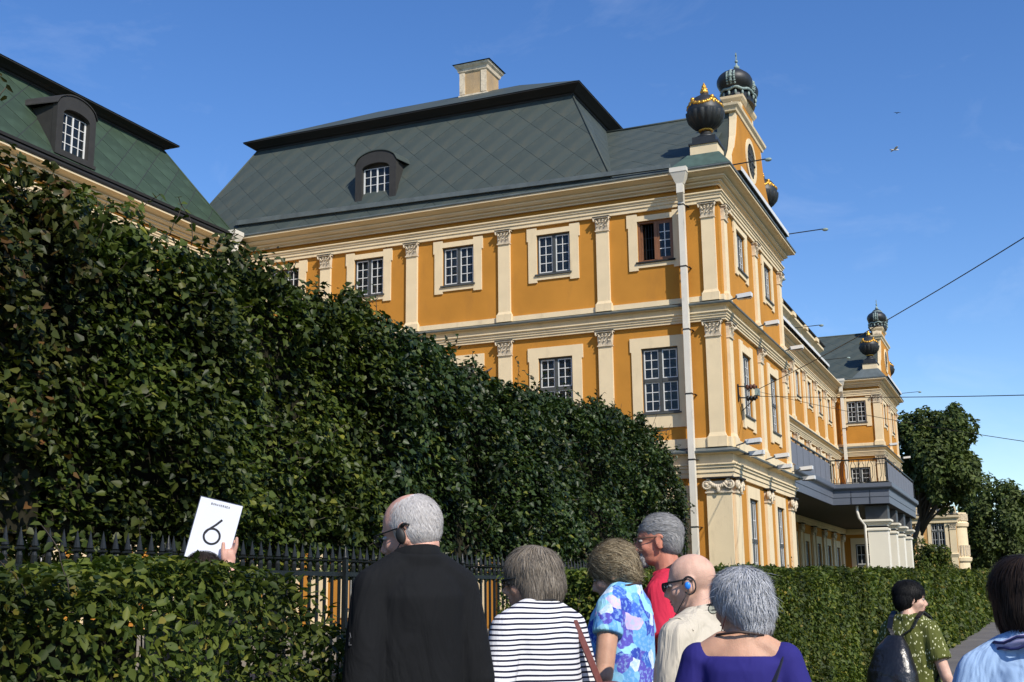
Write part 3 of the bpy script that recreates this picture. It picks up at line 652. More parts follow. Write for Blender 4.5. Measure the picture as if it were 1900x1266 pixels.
    b = MB(); n = 32; cx, cz, ax, az = x0+4.62, 15.66, .62, .60
    ring = lambda k, s, y: (cx+ax*s*math.cos(2*math.pi*k/n), y, cz+az*s*math.sin(2*math.pi*k/n))
    for (s0, y0), (s1, y1) in (((1.28,-.13),(1.28,-.17)), ((1.28,-.17),(1.0,-.17)), ((1.0,-.17),(1.0,-.10))):
        for k in range(n): face(b, ring(k,s0,y0), ring(k+1,s0,y0), ring(k+1,s1,y1), ring(k,s1,y1))
    ow = b.build('oval_window', CREAM, g)
    b = MB(); b.add([ring(k,1.0,-.129) for k in range(n)], [tuple(range(n))]); b.build('panes', GLASS, ow)
    b = MB(); b.add([ring(k,1.0,-.127) for k in range(n)], [tuple(range(n))]); b.build('window_recess', ROOM, ow)
    b = MB(); b.bar((cx,-.145,cz-az), (cx,-.145,cz+az), .05); b.bar((cx-ax,-.145,cz), (cx+ax,-.145,cz), .04)
    for sg in (-1, 1): b.bar((cx+sg*.3,-.14,cz-az*.85), (cx+sg*.3,-.14,cz+az*.85), .03); b.bar((cx-ax*.85,-.14,cz+sg*.27), (cx+ax*.85,-.14,cz+sg*.27), .03)
    b.build('glazing_bars', SASH, ow)
    crown_top(g, x0+4.7, .19, 17.71)
    # white snow tray along the south eave
    gutter_tray(root, x0+.9, x0+8.6, -.30, 13.96)
    if near:
        downpipe(Wf, -.97, 13.72, .1, root, 12.88, dx=-.05)
        b = MB(); s = 3.92/2.0                                              # slanting wall gutter lying on the west slope
        pt = lambda y, h, up: (x0-ov+h/s-.02, y, 13.87+h+up)
        for (ya, ha), (yb, hb) in (((1.25, .05), (17.0, .42)),):
            p = [pt(ya,ha,0), pt(yb,hb,0), pt(yb,hb,.17), pt(ya,ha,.13)]; q2 = [(v[0]-.10, v[1], v[2]-.0) for v in p]
            b.frus(p, q2)
        b.build('wall_gutter', FLASH, root)
        d = dormer(Wf, -11.55, 14.40, .17, root, SLATE, blind=[[(-.42,.18),(-.30,.62),(-.22,.6),(-.32,.18)], [(.04,.18),(.16,.5),(.36,.86),(.46,.9),(.30,.5),(.24,.18)]])
        ch = MB(); ch.box(x0+4.15, x0+5.25, 9.37, 10.47, 18.3, 20.75); c = ch.build('chimney', mat('chimney_plaster', (.42, .29, .15), .9, var=.2, vscale=1.6, bump=.3, dirt=((.26,.20,.14), 1.4, .45, .8, (1,1,.5))), root)
        cp = [(x0+4.15,10.47),(x0+4.15,9.37),(x0+5.25,9.37),(x0+5.25,10.47)]
        b = MB(); b.sweep(cp, [(0,19.62),(.04,19.64),(.04,19.74),(0,19.76)], closed=True); b.sweep(cp, [(0,20.62),(.05,20.66),(.08,20.77),(.15,20.85),(.17,20.92),(0,20.93)], closed=True)
        for yy in (9.37, 10.25): b.box(x0+4.12, x0+4.15, yy, yy+.22, 19.77, 20.62)
        b.build('chimney_moulding', WEATHER, c)
        b = MB(); A = [(x0+3.93,9.15,20.94),(x0+5.47,9.15,20.94),(x0+5.47,10.69,20.94),(x0+3.93,10.69,20.94)]; B = [(x0+4.5,9.72,21.10),(x0+4.9,9.72,21.10),(x0+4.9,10.12,21.10),(x0+4.5,10.12,21.10)]; b.frus(A, B); b.build('chimney_cap', EAVE, c)
    else:
        downpipe(Wf, -2.05, 13.72, 6.2, root, 12.88)
    return root

def gutter_tray(root, xa, xb, y, z):
    b = MB(); b.box(xa, xb, y-.26, y, z+.10, z+.125); t = b.build('snow_tray', EAVE, root)
    b = MB(); b.box(xa, xb, y-.285, y-.262, z+.09, z+.235); b.build('tray_lip', WHITE, t)
    b = MB(); x = xa
    while x < xb: b.box(x, x+.05, y-.20, y-.02, z-.09, z+.098); x += .95
    b.build('tray_bracket', EAVE, t)
    b = MB(); b.box(xa, xb, y-.05, y-.03, z-.06, z+.03); b.build('tray_board', WHITE, t)

def open_window(fac, u, z, w, h, root):
    q = window_meshes(w, h, [4], None, 'wood', SUR_U); M = fac.at(u, 0, z); H = w/2; y = q['y']
    b = MB(); t = .06
    b.box(-H,-H+t,y,y+.09,0,h); b.box(H-t,H,y,y+.09,0,h); b.box(-H+t,H-t,y,y+.09,h-t,h); b.box(-H+t,H-t,y,y+.09,0,t); b.box(-.05,.05,y-.01,y+.09,t,h-t)
    o = b.build('window', WOOD, root, M); o['label'] = 'brown wooden window with its inner leaf open'
    link('surround', q['su'], o, M); link('window_recess', q['room'], o, M)
    b = MB(); b.box(-H-.05, H+.05, -.09, y+.05, -.055, -.005); b.build('sill', EAVE, o, M)
    b = MB()
    for a in np.linspace(-H+t+.06, -.09, 5): b.bar((a, y+.16, t), (a, y+.16, h-t), .016)
    for zz in (h*.33, h*.62): b.bar((-H+t, y+.17, zz), (-.05, y+.17, zz), .014)
    b.build('iron_grille', BLACKM, o, M)
    b = MB(); x0, x1 = .05, H-t                                               # closed right leaf, wooden
    for a, c in ((x0,x0+.06),(x1-.06,x1)): b.box(a,c,y+.01,y+.06,t,h-t)
    b.box(x0+.06,x1-.06,y+.01,y+.06,t,t+.06); b.box(x0+.06,x1-.06,y+.01,y+.06,h-t-.06,h-t)
    # left leaf swung into the room
    a = -H+t; b.box(a+.0, a+.05, y+.1, y+.55, t, t+.05); b.box(a, a+.05, y+.1, y+.55, h-t-.05, h-t); b.box(a, a+.05, y+.5, y+.55, t+.05, h-t-.05); b.box(a, a+.06, y+.1, y+.15, t+.05, h-t-.05)
    b.build('casement', WOOD, o, M)
    b = MB(); xm = (x0+x1)/2; b.box(xm-.014,xm+.014,y+.015,y+.05,t+.06,h-t-.06)
    for r in range(1, 4):
        zz = t+.06+(h-2*t-.12)*r/4; b.box(x0+.06,xm-.014,y+.018,y+.045,zz-.012,zz+.012); b.box(xm+.014,x1-.06,y+.018,y+.045,zz-.012,zz+.012)
    b.build('glazing_bars', WHITE, o, M)
    ph = (h-2*t-.12)/4
    for r in range(4):
        for p0, p1 in ((x0+.06,xm-.014),(xm+.014,x1-.06)):
            z0 = t+.06+ph*r; link('pane', _cache['unitpane'], o, M @ T3((p0+p1)/2, y+.03, z0+ph/2) @ Matrix.Diagonal((p1-p0,1,ph,1)))

_cache['unitpane'] = None; del _cache['unitpane']
_ = window_meshes(1.12, 1.28, [4], None, 'grey', SUR_U)          # makes the shared pane
pavN = pavilion(0.0, True, 'near ochre palace pavilion with dark mansard roof, big chimney and crown-topped gable')
pavF = pavilion(39.46, False, 'far ochre palace pavilion beyond the balcony, smaller in view, crown-topped gable')

# ------------------------------------------------------------------ the middle range with attic, portico and balcony
def centre():
    root = thing('palace_centre', 'ochre middle range of the palace with long attic, behind the grey balcony', 'building', (9.4, 2.5, 0))
    yc = 2.5; f = Fac(0, yc, 0); xa, xb = 9.4, 39.46; dz = -.27
    xs = [xa+1.7+3.43*i for i in range(8)]+[36.95]; xs = [13.4, 16.6, 19.9, 23.2, 26.55, 30.05, 33.3, 36.6]
    ps = [(a+c)/2 for a, c in zip(xs, xs[1:])]+[xs[0]-1.7, xs[-1]+1.65]
    hs = []
    for x in xs: hs += [(x, 11.35+dz, 1.06, 1.26), (x, 6.7, 1.06, 1.92), (x, 1.0, 1.1, 2.9)]
    b = MB(); wall(f, xa, xb, 0, 13.4, hs, b); b.build('wall', ORANGE, root)
    path = [(xa,yc),(xb,yc)]; b = MB()
    for pr in (PR_UP, PR_MID, PR_LOW): b.sweep(path, [(o, z+(dz if z > 9 else 0)) for o, z in pr])
    b.sweep(path, [(0,9.861+dz),(.07,9.872+dz),(.07,10.03+dz),(0,10.045+dz)]); b.sweep(path, [(0,5.561),(.08,5.572),(.08,5.84),(0,5.86)]); b.build('string_course', CREAM, root)
    b = MB(); b.sweep(path, [(o, z+dz) for o, z in PR_COR]); b.build('cornice', CORNICE, root)
    b = MB(); b.sweep(path, [(o, z+dz) for o, z in CAPF['mid']]); b.build('ledge_flashing', FLASH, root)
    for x in ps:
        pilaster(f, x, 9.872+dz, 12.86+dz, .40, .46, 'cor', root, .33); pilaster(f, x, 5.573, 9.27+dz, .44, .48, 'cor', root, .42); pilaster(f, x, .3, 4.71, .6, .45, 'ion', root, .3)
    for x in xs:
        window(f, x, 11.35+dz, 1.06, 1.26, [4], None, root, SUR_U, blind=(0, .9) if 30 < x < 34 else None); window(f, x, 6.7, 1.06, 1.92, [3,3], .5, root, SUR_S); window(f, x, 1.0, 1.1, 2.9, [3,2], .6, root, SUR_G, inner=False)
    # attic with little pilasters
    b = MB(); b.box(xa, 34.2, yc, yc+.5, 13.4, 15.1); at = b.build('attic', CREAM, root)
    b = MB(); b.sweep([(xa,yc),(34.2,yc),(34.2,yc+.5)], [(0,14.55),(.05,14.57),(.08,14.66),(.2,14.76),(.26,14.8),(.26,14.95),(0,14.97)]); x = 11.2
    while x < 34.2:
        b.box(x-.3, x+.3, yc-.12, yc, 13.55, 14.55); b.box(x-.38, x+.38, yc-.38, yc, 14.80, 15.0); x += 3.43
    b.build('attic_moulding', CREAM, at)
    b = MB(); b.sweep([(xa,yc),(34.2,yc),(34.2,yc+.5)], [(0,15.0),(.34,15.0),(.36,15.05),(0,15.2)]); face(b, (xa,yc,15.2),(34.2,yc,15.2),(34.2,yc+4,16.0),(xa,yc+4,16.0)); b.build('attic_roof', EAVE, at)
    b = MB(); face(b, (xa,yc-.5,13.55),(xb,yc-.5,13.55),(xb,yc+6,16.6),(xa,yc+6,16.6)); b.build('roof', SLATE, root)
    gutter_tray(root, 12.0, 34.0, yc-.30, 13.92+dz)
    return root
centre()
def ironwork(b, p, q, z0, z1, n):
    """railing panel with outlined baluster shapes"""
    p, q = Vector(p), Vector(q)
    for i in range(n):
        a = p.lerp(q, (i+.12)/n); c = p.lerp(q, (i+.88)/n); m = p.lerp(q, (i+.5)/n)
        for s0, s1 in ((a, a.lerp(m, .45)), (c, c.lerp(m, .45))):
            pts = [(s0.x,s0.y,z0+.03),(s0.x,s0.y,z0+.12),(s1.x,s1.y,z0+.25),(s1.x,s1.y,z1-.25),(s0.x,s0.y,z1-.12),(s0.x,s0.y,z1-.03)]
            for u, v in zip(pts, pts[1:]): b.bar(u, v, .022)
        b.bar((m.x,m.y,z0), (m.x,m.y,z1), .014)
def portico():
    root = thing('balcony_portico', 'blue-grey balcony with railing on white piers between the two pavilions', 'balcony', (24, 0, 0))
    P = [(9.42,2.48),(9.42,-.06),(18.5,-.06),(18.5,-2.35),(30.4,-2.35),(30.4,-.06),(39.4,-.06),(39.4,2.48)]
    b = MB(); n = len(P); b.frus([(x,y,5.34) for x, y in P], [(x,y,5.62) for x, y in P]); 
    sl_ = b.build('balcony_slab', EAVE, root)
    b = MB(); b.sweep(P, [(-.1,5.05),(.0,5.05),(.0,5.34),(.02,5.345),(.02,5.62),(.06,5.66),(.14,5.70),(.16,5.74),(.16,5.90),(0,5.91)]); b.build('fascia', BALC, sl_)
    b = MB(); face(b, *[(x,y,5.92) for x, y in P]); b.build('balcony_deck', LEAD, sl_)
    k = MB()
    for i in range(n-1):                                     # upright joints between the fascia sheets
        a, c = Vector(P[i]), Vector(P[i+1]); L = (c-a).length; m = max(1, int(L/.75)); d = (c-a)/L; nn = Vector((d.y, -d.x))
        if i == 2:
            for j in range(1, m): q = a+d*(L*j/m)+nn*.021; k.box(q.x-.008, q.x+.008, q.y-.008, q.y+.008, 5.06, 5.61)
    k.build('fascia_joint', EAVE, sl_)
    rail = MB(); pans = []; orn = MB(); PM = mat('grey_panel_cloth', (.145,.155,.18), .8, var=.08); z0, z1 = 5.96, 6.92
    for i in range(1, 6):
        a, c = Vector((*P[i],0)), Vector((*P[i+1],0)); d = (c-a).normalized(); nn = Vector((d.y,-d.x,0)); a = a-nn*.05; c = c-nn*.05
        rail.bar(a+Vector((0,0,z1)), c+Vector((0,0,z1)), .06, .05); rail.bar(a+Vector((0,0,z0)), c+Vector((0,0,z0)), .03)
        m = max(2, int((c-a).length/1.15))
        for j in range(m+1): q = a.lerp(c, j/m); rail.bar((q.x,q.y,5.9), (q.x,q.y,z1), .04)
        if i in (2, 4): ironwork(orn, a+Vector((0,.12,0)) if i == 2 else a, c+Vector((0,-.1,0)) if False else c, z0, z1, 7)
        else:
            for j in range(m):
                p, q = a.lerp(c, (j+.03)/m), a.lerp(c, (j+.97)/m); pan = MB(); pan.box(min(p.x,q.x), max(p.x,q.x), p.y-.022, p.y-.012, z0+.05, z1-.13); pans.append(pan)
                for t in range(5):
                    g = a.lerp(c, (j+(t+.5)/5)/m); rail.bar((g.x,g.y+.02,z0), (g.x,g.y+.02,z1), .016)
    r = rail.build('railing', BLACKM, root); [pn.build('grey_panel', PM, r) for pn in pans]; orn.build('ironwork', BLACKM, r)
    for i, x in enumerate([19.3, 22.6, 25.9, 29.2]):
        b = MB(); b.box(x-.36, x+.36, -2.15, -1.35, 0, 4.15); pr = b.build('pier', PIER, root)
        b = MB(); pa = [(x-.36,-1.35),(x-.36,-2.15),(x+.36,-2.15),(x+.36,-1.35)]
        b.sweep(pa, [(0,3.95),(.05,3.97),(.05,4.05),(0,4.08),(0,4.2),(.06,4.24),(.1,4.3),(.16,4.34),(.16,4.42),(0,4.43)], closed=True); face(b, *[(p[0],p[1],4.42) for p in pa]); b.build('pier_capital', PIER, pr)
        b = MB(); b.box(x-.40, x+.40, -2.2, -1.3, 4.44, 5.0); b.build('pier_block', LEAD, pr)
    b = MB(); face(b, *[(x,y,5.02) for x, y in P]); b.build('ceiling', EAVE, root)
    b = MB(); b.tube([(18.75,-1.0,5.0),(18.7,-1.0,4.75),(18.72,-1.05,4.5),(18.9,-1.25,4.2),(18.9,-1.25,.1)], .06, 8); b.build('drainpipe', PIPE, root)
    return root
portico()

# ------------------------------------------------------------------ the green-roofed wing on the left
def wing():
    root = thing('palace_wing', 'ochre palace wing with green copper mansard roof behind the clipped limes', 'building', (-12, 17.2, 0))
    yw = 17.2; f = Fac(0, yw, 0); xa, xb = -34.0, -.02
    xs = [-1.9-3.3*i for i in range(10)]; ps = [x-1.65 for x in xs]+[-.45]
    hs = []
    for x in xs: hs += [(x, 11.0, 1.12, 1.28), (x, 6.5, 1.12, 1.94), (x, 1.15, 1.2, 3.0)]
    b = MB(); wall(f, xa, xb, 0, 13.1, hs, b); b.build('wall', ORANGE, root)
    path = [(xa,yw),(xb,yw)]; dz = -.25; b = MB()
    for pr in (PR_UP, PR_MID, PR_LOW): b.sweep(path, [(o, z+dz) for o, z in pr])
    b.build('string_course', CREAM, root); b = MB(); b.sweep(path, [(o, z+dz) for o, z in PR_COR]); b.build('cornice', CORNICE, root)
    b = MB(); b.sweep(path, [(.0, .001), (.22,.002),(.22,.42),(.16,.5),(0,.51)]); b.build('stone_plinth', STONE, root)
    for i, x in enumerate(ps):
        pilaster(f, x, 9.872+dz, 12.86+dz, .40, .46, 'cor', root, .33); pilaster(f, x, .511, 4.46, .6, .45, 'ion', root, .3)
    for x in xs:
        window(f, x, 11.0, 1.12, 1.28, [4], None, root, SUR_U, inner=False); window(f, x, 6.5, 1.12, 1.94, [3,3], .5, root, SUR_M, inner=False); window(f, x, 1.15, 1.2, 3.0, [3,2], .6, root, SUR_G, inner=False)
    b = MB(); b.sweep(path, [(0,13.55),(.565,13.548),(.58,13.6),(.56,13.66),(0,13.67)]); b.build('eave_edge', EAVE, root)
    roof = mansard(root, xa-3, -.62, yw-.535, yw+9.0, 13.6, 2.0, 3.05, (2, 1.85), (2.0, 2.0), (.40,.40,.40,.40), 16.86, 18.65, COPPER, 'SE')
    b = MB(); b.box(-.62, -.0, yw-.53, yw+3, 13.6, 13.64); b.build('valley_sheet', PATINA, root)
    s = 3.05/2.0; b = MB(); pt = lambda x, h, up: (x, yw-.535+h/s-.02, 13.6+h+up)
    p = [pt(-13,.12,0), pt(-1.0,.12,0), pt(-1.0,.12,.08), pt(-13,.12,.08)]; b.frus(p, [(v[0], v[1]-.08, v[2]) for v in p])
    for i in range(16): x = -13+.8*i; b.bar((x,yw-.5,13.66), (x,yw-.5,13.82), .02)
    b.bar((-13,yw-.5,13.82), (-1,yw-.5,13.82), .02); b.build('wall_gutter', EAVE, root)
    dormer(f, -8.35, 14.05, .28, root, DORM)
    downpipe(f, -.95, 13.72, .1, root, 12.7)
    return root
wing()

# ------------------------------------------------------------------ foliage
L_HEART = (np.array([(0,0),(.34,-.09),(.49,.28),(.22,.78),(0,1.08),(-.22,.78),(-.49,.28),(-.34,-.09)]), [[0,1,2,3,4],[0,4,5,6,7]])
L_OVAL = (np.array([(0,0),(.24,.22),(.25,.55),(0,1.0),(-.25,.55),(-.24,.22)]), [[0,1,2,3],[0,3,4,5]])
L_KITE = (np.array([(0,0),(.32,.45),(0,1.0),(-.32,.45)]), [[0,1,2],[0,2,3]])
def leaf_mesh(name, pos, nrm, size, tmpl, m, seed=0, fold=.22, droop=.35, hang=.45):
    """one mesh of many separate folded leaves (numpy, fast)"""
    r = np.random.default_rng(seed); N = len(pos); t2, fc = tmpl; k = len(t2)
    n = nrm/np.maximum(np.linalg.norm(nrm, axis=1, keepdims=True), 1e-6)
    d = r.normal(size=(N,3)); d[:,2] -= hang; d -= n*(d*n).sum(1, keepdims=True); d /= np.maximum(np.linalg.norm(d, axis=1, keepdims=True), 1e-6)
    s = np.cross(d, n); x = t2[:,0]; y = t2[:,1]; f = fold*r.uniform(.3, 1.6, size=(N,1)); dr = droop*r.uniform(.1, 1.5, size=(N,1))
    asp = r.uniform(.8, 1.15, size=(N,1))
    X = (x[None]*asp)[...,None]*s[:,None]+y[None,:,None]*d[:,None]+((f*np.abs(x)[None]*1.4)-(dr*(y**2)[None]*.5))[...,None]*n[:,None]
    V = pos[:,None]+X*size[:,None,None]
    me = bpy.data.meshes.new(name); me.vertices.add(N*k); me.vertices.foreach_set('co', V.reshape(-1).astype(np.float32))
    ls = [len(q) for q in fc]; tot = sum(ls); flat = np.concatenate([np.array(q) for q in fc])
    idx = (flat[None]+np.arange(N)[:,None]*k).reshape(-1)
    me.loops.add(N*tot); me.loops.foreach_set('vertex_index', idx.astype(np.int32))
    me.polygons.add(N*len(fc)); st = np.concatenate([[0], np.cumsum(ls)[:-1]]); starts = (st[None]+np.arange(N)[:,None]*tot).reshape(-1)
    me.polygons.foreach_set('loop_start', starts.astype(np.int32)); me.polygons.foreach_set('loop_total', np.tile(np.array(ls), N).astype(np.int32))
    me.update(calc_edges=True); me.materials.append(m); return me
def bumps(p, f=1.0, seed=0):
    a = seed*1.7
    return (np.sin(p[:,0]*2.1*f+a)+np.sin(p[:,1]*2.7*f+a*2.1)*.7+np.sin(p[:,2]*2.4*f+a*.6+p[:,0]*.9*f)+.6*np.sin(p[:,0]*5.3*f+p[:,2]*4.1*f+a)+.6*np.sin(p[:,2]*6.7*f-p[:,0]*3.2*f+p[:,1]*4*f))/3.2
def shoots(base, dirs, n, leaf, r, step=.09):
    """leafy twigs: returns (leaf positions, leaf normals, twig polylines)"""
    P = []; Nn = []; tw = []
    for b_, d in zip(base, dirs):
        p = np.array(b_, float); v = np.array(d, float); line = [p.copy()]
        for i in range(n+r.integers(-2, 4)):
            v = v+r.normal(size=3)*.18; v /= np.linalg.norm(v); p = p+v*step; line.append(p.copy())
            side = np.cross(v, [0,0,1]); sgn = 1 if i % 2 else -1
            P.append(p+side*sgn*leaf*.15); Nn.append(np.array([0,-.25,.75])+r.normal(size=3)*.45+side*sgn*.3)
        tw.append(line)
    return np.array(P), np.array(Nn), tw

def notch(x): return sum(np.exp(-((x-q)/.45)**2) for q in (-24.4, -21.0, -14.6, -8.6))      # the gaps between neighbouring crowns
def lime(i, x0, x1, zt, label, m=LIME, singles=0, endcap=False):
    """a clipped lime: straight trunk, limbs, box-shaped crown of separate leaves"""
    xc = (x0+x1)/2; yc = 1.95; t = thing('lime_tree', label, 'tree', (xc, yc, 0), 0, 'clipped limes in a row behind the fence')
    b = MB(); b.tube([(xc,yc,0),(xc+.03,yc,1.2),(xc-.02,yc+.02,2.4),(xc,yc,4.2),(xc+.05,yc,5.6)], [.16,.13,.12,.08,.03], 9)
    b.build('trunk', BARK, t)
    b = MB(); r = np.random.default_rng(100+i)
    for k in range(14):
        z = 1.9+.28*k; sx = (1 if k % 2 else -1); L = (x1-x0)/2*.85
        b.tube([(xc,yc,z),(xc+sx*L*.5,yc-.25*r.uniform(-1,1),z+.25),(xc+sx*L,yc-.5*r.uniform(-1,1.3),z+.45)], [.05,.03,.012], 5)
    b.build('limb', BARK, t)
    near = x0 < -18; n = int((x1-x0)*(3600 if near else 2800))
    P = np.empty((n,3)); fr = r.uniform(size=n)
    P[:,0] = r.uniform(x0-.12, x1+.12, n); P[:,2] = 1.75+(zt-1.75)*r.uniform(0, 1, n)**.92; side = np.where(fr < .78, -1, 1)
    dep = np.abs(r.normal(0, .22, n)); hw = .90+.36*bumps(P, .62, 3)+.20*bumps(P, 1.5, i)+.10*bumps(P, 3.1, i+9)-notch(P[:,0])*.28-.25*np.clip((P[:,2]-(zt-.9))/.9, 0, 1)**2-.18*np.clip((2.5-P[:,2])/.8, 0, 1)
    P[:,1] = yc+side*(hw-dep)
    N_ = np.stack([r.normal(0,.45,n), side*.62+r.normal(0,.42,n), .75+r.normal(0,.38,n)], 1)
    nt_ = int((x1-x0)*700); Q = np.empty((nt_,3)); Q[:,0] = r.uniform(x0, x1, nt_); Q[:,1] = yc+r.uniform(-.85,.85,nt_); Q[:,2] = zt+.30*bumps(Q, .8, 3)+.12*bumps(Q, 2.2, i+3)-notch(Q[:,0])*.30-.25*(np.abs(Q[:,1]-yc)/.85)**2-np.abs(r.normal(0,.22,nt_))+.05
    NQ = np.stack([r.normal(0,.5,nt_), r.normal(-.25,.5,nt_), .8+r.normal(0,.3,nt_)], 1); parts = [(P,N_),(Q,NQ)]
    if endcap:
        ne = 1500; E_ = np.empty((ne,3)); E_[:,1] = yc+r.uniform(-.95,.95,ne); E_[:,2] = r.uniform(1.8, zt, ne); E_[:,0] = x1+.15*bumps(E_,1.1,5)-np.abs(r.normal(0,.2,ne))-.5*np.clip((E_[:,2]-(zt-1.4))/1.4,0,1)**2
        parts.append((E_, np.stack([.7+r.normal(0,.4,ne), r.normal(-.2,.4,ne), .5+r.normal(0,.4,ne)],1)))
    ns = int((x1-x0)*7); base = [(r.uniform(x0,x1), yc+r.uniform(-.75,.6), zt+r.uniform(-.3,.05)) for _ in range(ns)]
    sp, sn, tw = shoots(base, [(r.normal(0,.35), r.normal(-.1,.3), 1) for _ in base], 5, .1, r); parts.append((sp, sn))
    base = [(r.uniform(x0,x1), yc-.85+r.uniform(-.1,.1), r.uniform(2,zt-.3)) for _ in range(ns)]
    sp, sn, tw2 = shoots(base, [(r.normal(0,.4), -.8, .5+r.normal(0,.3)) for _ in base], 3, .1, r); parts.append((sp, sn))
    for _ in range(int((x1-x0)*5)):                                    # uneven tufts along the top edge and the face
        top_ = r.uniform() < .65; q = np.array([r.uniform(x0,x1), yc+(r.uniform(-.8,.2) if top_ else -.95), zt+r.uniform(-.25,.12) if top_ else r.uniform(2.2,zt-.4)]); rad = r.uniform(.16,.38); k_ = int(340*rad)
        v = r.normal(size=(k_,3)); v /= np.linalg.norm(v,axis=1,keepdims=True); parts.append((q+v*rad*r.uniform(.5,1,(k_,1))*np.array([1,.8,1]), v*.6+np.array([0,-.2,.5])+r.normal(0,.45,(k_,3))))
    if i == 1:                                                         # the tall leading shoots at the left end
        base = [(-25.60+.04*q, 1.5, 5.6+.06*q) for q in range(5)]; sp, sn, tw3 = shoots(base, [(-.05, -.02, 1)]*5, 8, .11, r, .105); parts.append((sp, sn)); parts.append((sp+r.normal(0,.05,sp.shape), sn)); tw2 = tw2+tw3
    P = np.concatenate([a for a, _ in parts]); N_ = np.concatenate([c for _, c in parts]); size = r.uniform(.060, .108, len(P))
    if i == 0:
        pass
    keep = np.ones(len(P), bool)
    if endcap: keep &= P[:,0] < x1-.25-3.0*np.clip((P[:,2]-(zt-1.7))/2.0,0,1)**2+.25*bumps(P,1.6,4)-.5*np.clip((2.6-P[:,2])/.8,0,1)
    if singles:                         # the leaves nearest the viewer stay single objects
        c = np.array(CAM_LOC); sc = size/np.linalg.norm(P-c, axis=1); sc[P[:,1] > yc-.75] = 0
        top = np.argsort(-sc)[:singles*3]; top = r.choice(top, singles, replace=False); keep[top] = False
        if 'leaf' not in _cache: _cache['leaf'] = [leaf_mesh('leaf', np.zeros((1,3)), np.array([[0,0,1.]]), np.array([1.0]), L_HEART, m, s_) for s_ in range(6)]
        for j in top:
            nn = Vector(N_[j]).normalized(); q = nn.to_track_quat('Z', 'Y').to_matrix().to_4x4()
            link('leaf', _cache['leaf'][j % 6], t, T3(*P[j]) @ q @ RZ(r.uniform(0,6.28)) @ Matrix.Scale(size[j], 4))
    cr = link('crown', leaf_mesh('crown', P[keep], N_[keep], size[keep], L_HEART, m, i), t); cr['kind'] = 'stuff'
    b = MB()
    for line in tw+tw2: b.tube(line, .006, 3)
    b.build('twig', BARK, t)
    b = MB(); nx = 8; nz_ = 10                                       # added solid box, near-black so the gaps between leaves look shaded
    c = [(x0+.1,x1-.1)]
    b.box(x0-.05, x1+.05 if not endcap else x1-.5, yc-.42, yc+.42, 2.15, zt-.55); b.build('shade_core', CORE_SHADE, t)
    return t
edges = [-30.2, -27.4, -24.4, -21.2, -18.0, -14.9, -11.8, -8.7, -5.6, -.85]
tops = [5.75, 5.68, 5.65, 5.78, 5.62, 5.34, 5.55, 5.72, 5.80]
lab = ['clipped lime tree nearest the viewer, partly cut off by the photo edge', 'clipped lime with browned leaves above the left hedge', 'clipped lime just left of the raised number sign', 'clipped lime above the raised number sign', 'clipped lime right of the sign, above the iron fence', 'clipped lime behind the man in the black jacket', 'clipped lime above the woman in the striped top', 'clipped lime above the woman in the floral shirt', 'last clipped lime of the row, beside the palace corner']
for i in range(9): lime(i, edges[i], edges[i+1], tops[i], lab[i], LIMEB if i == 1 else LIME if i < 4 else LIMED, singles=(150 if i == 2 else 60 if i in (1, 3) else 0), endcap=(i == 8))

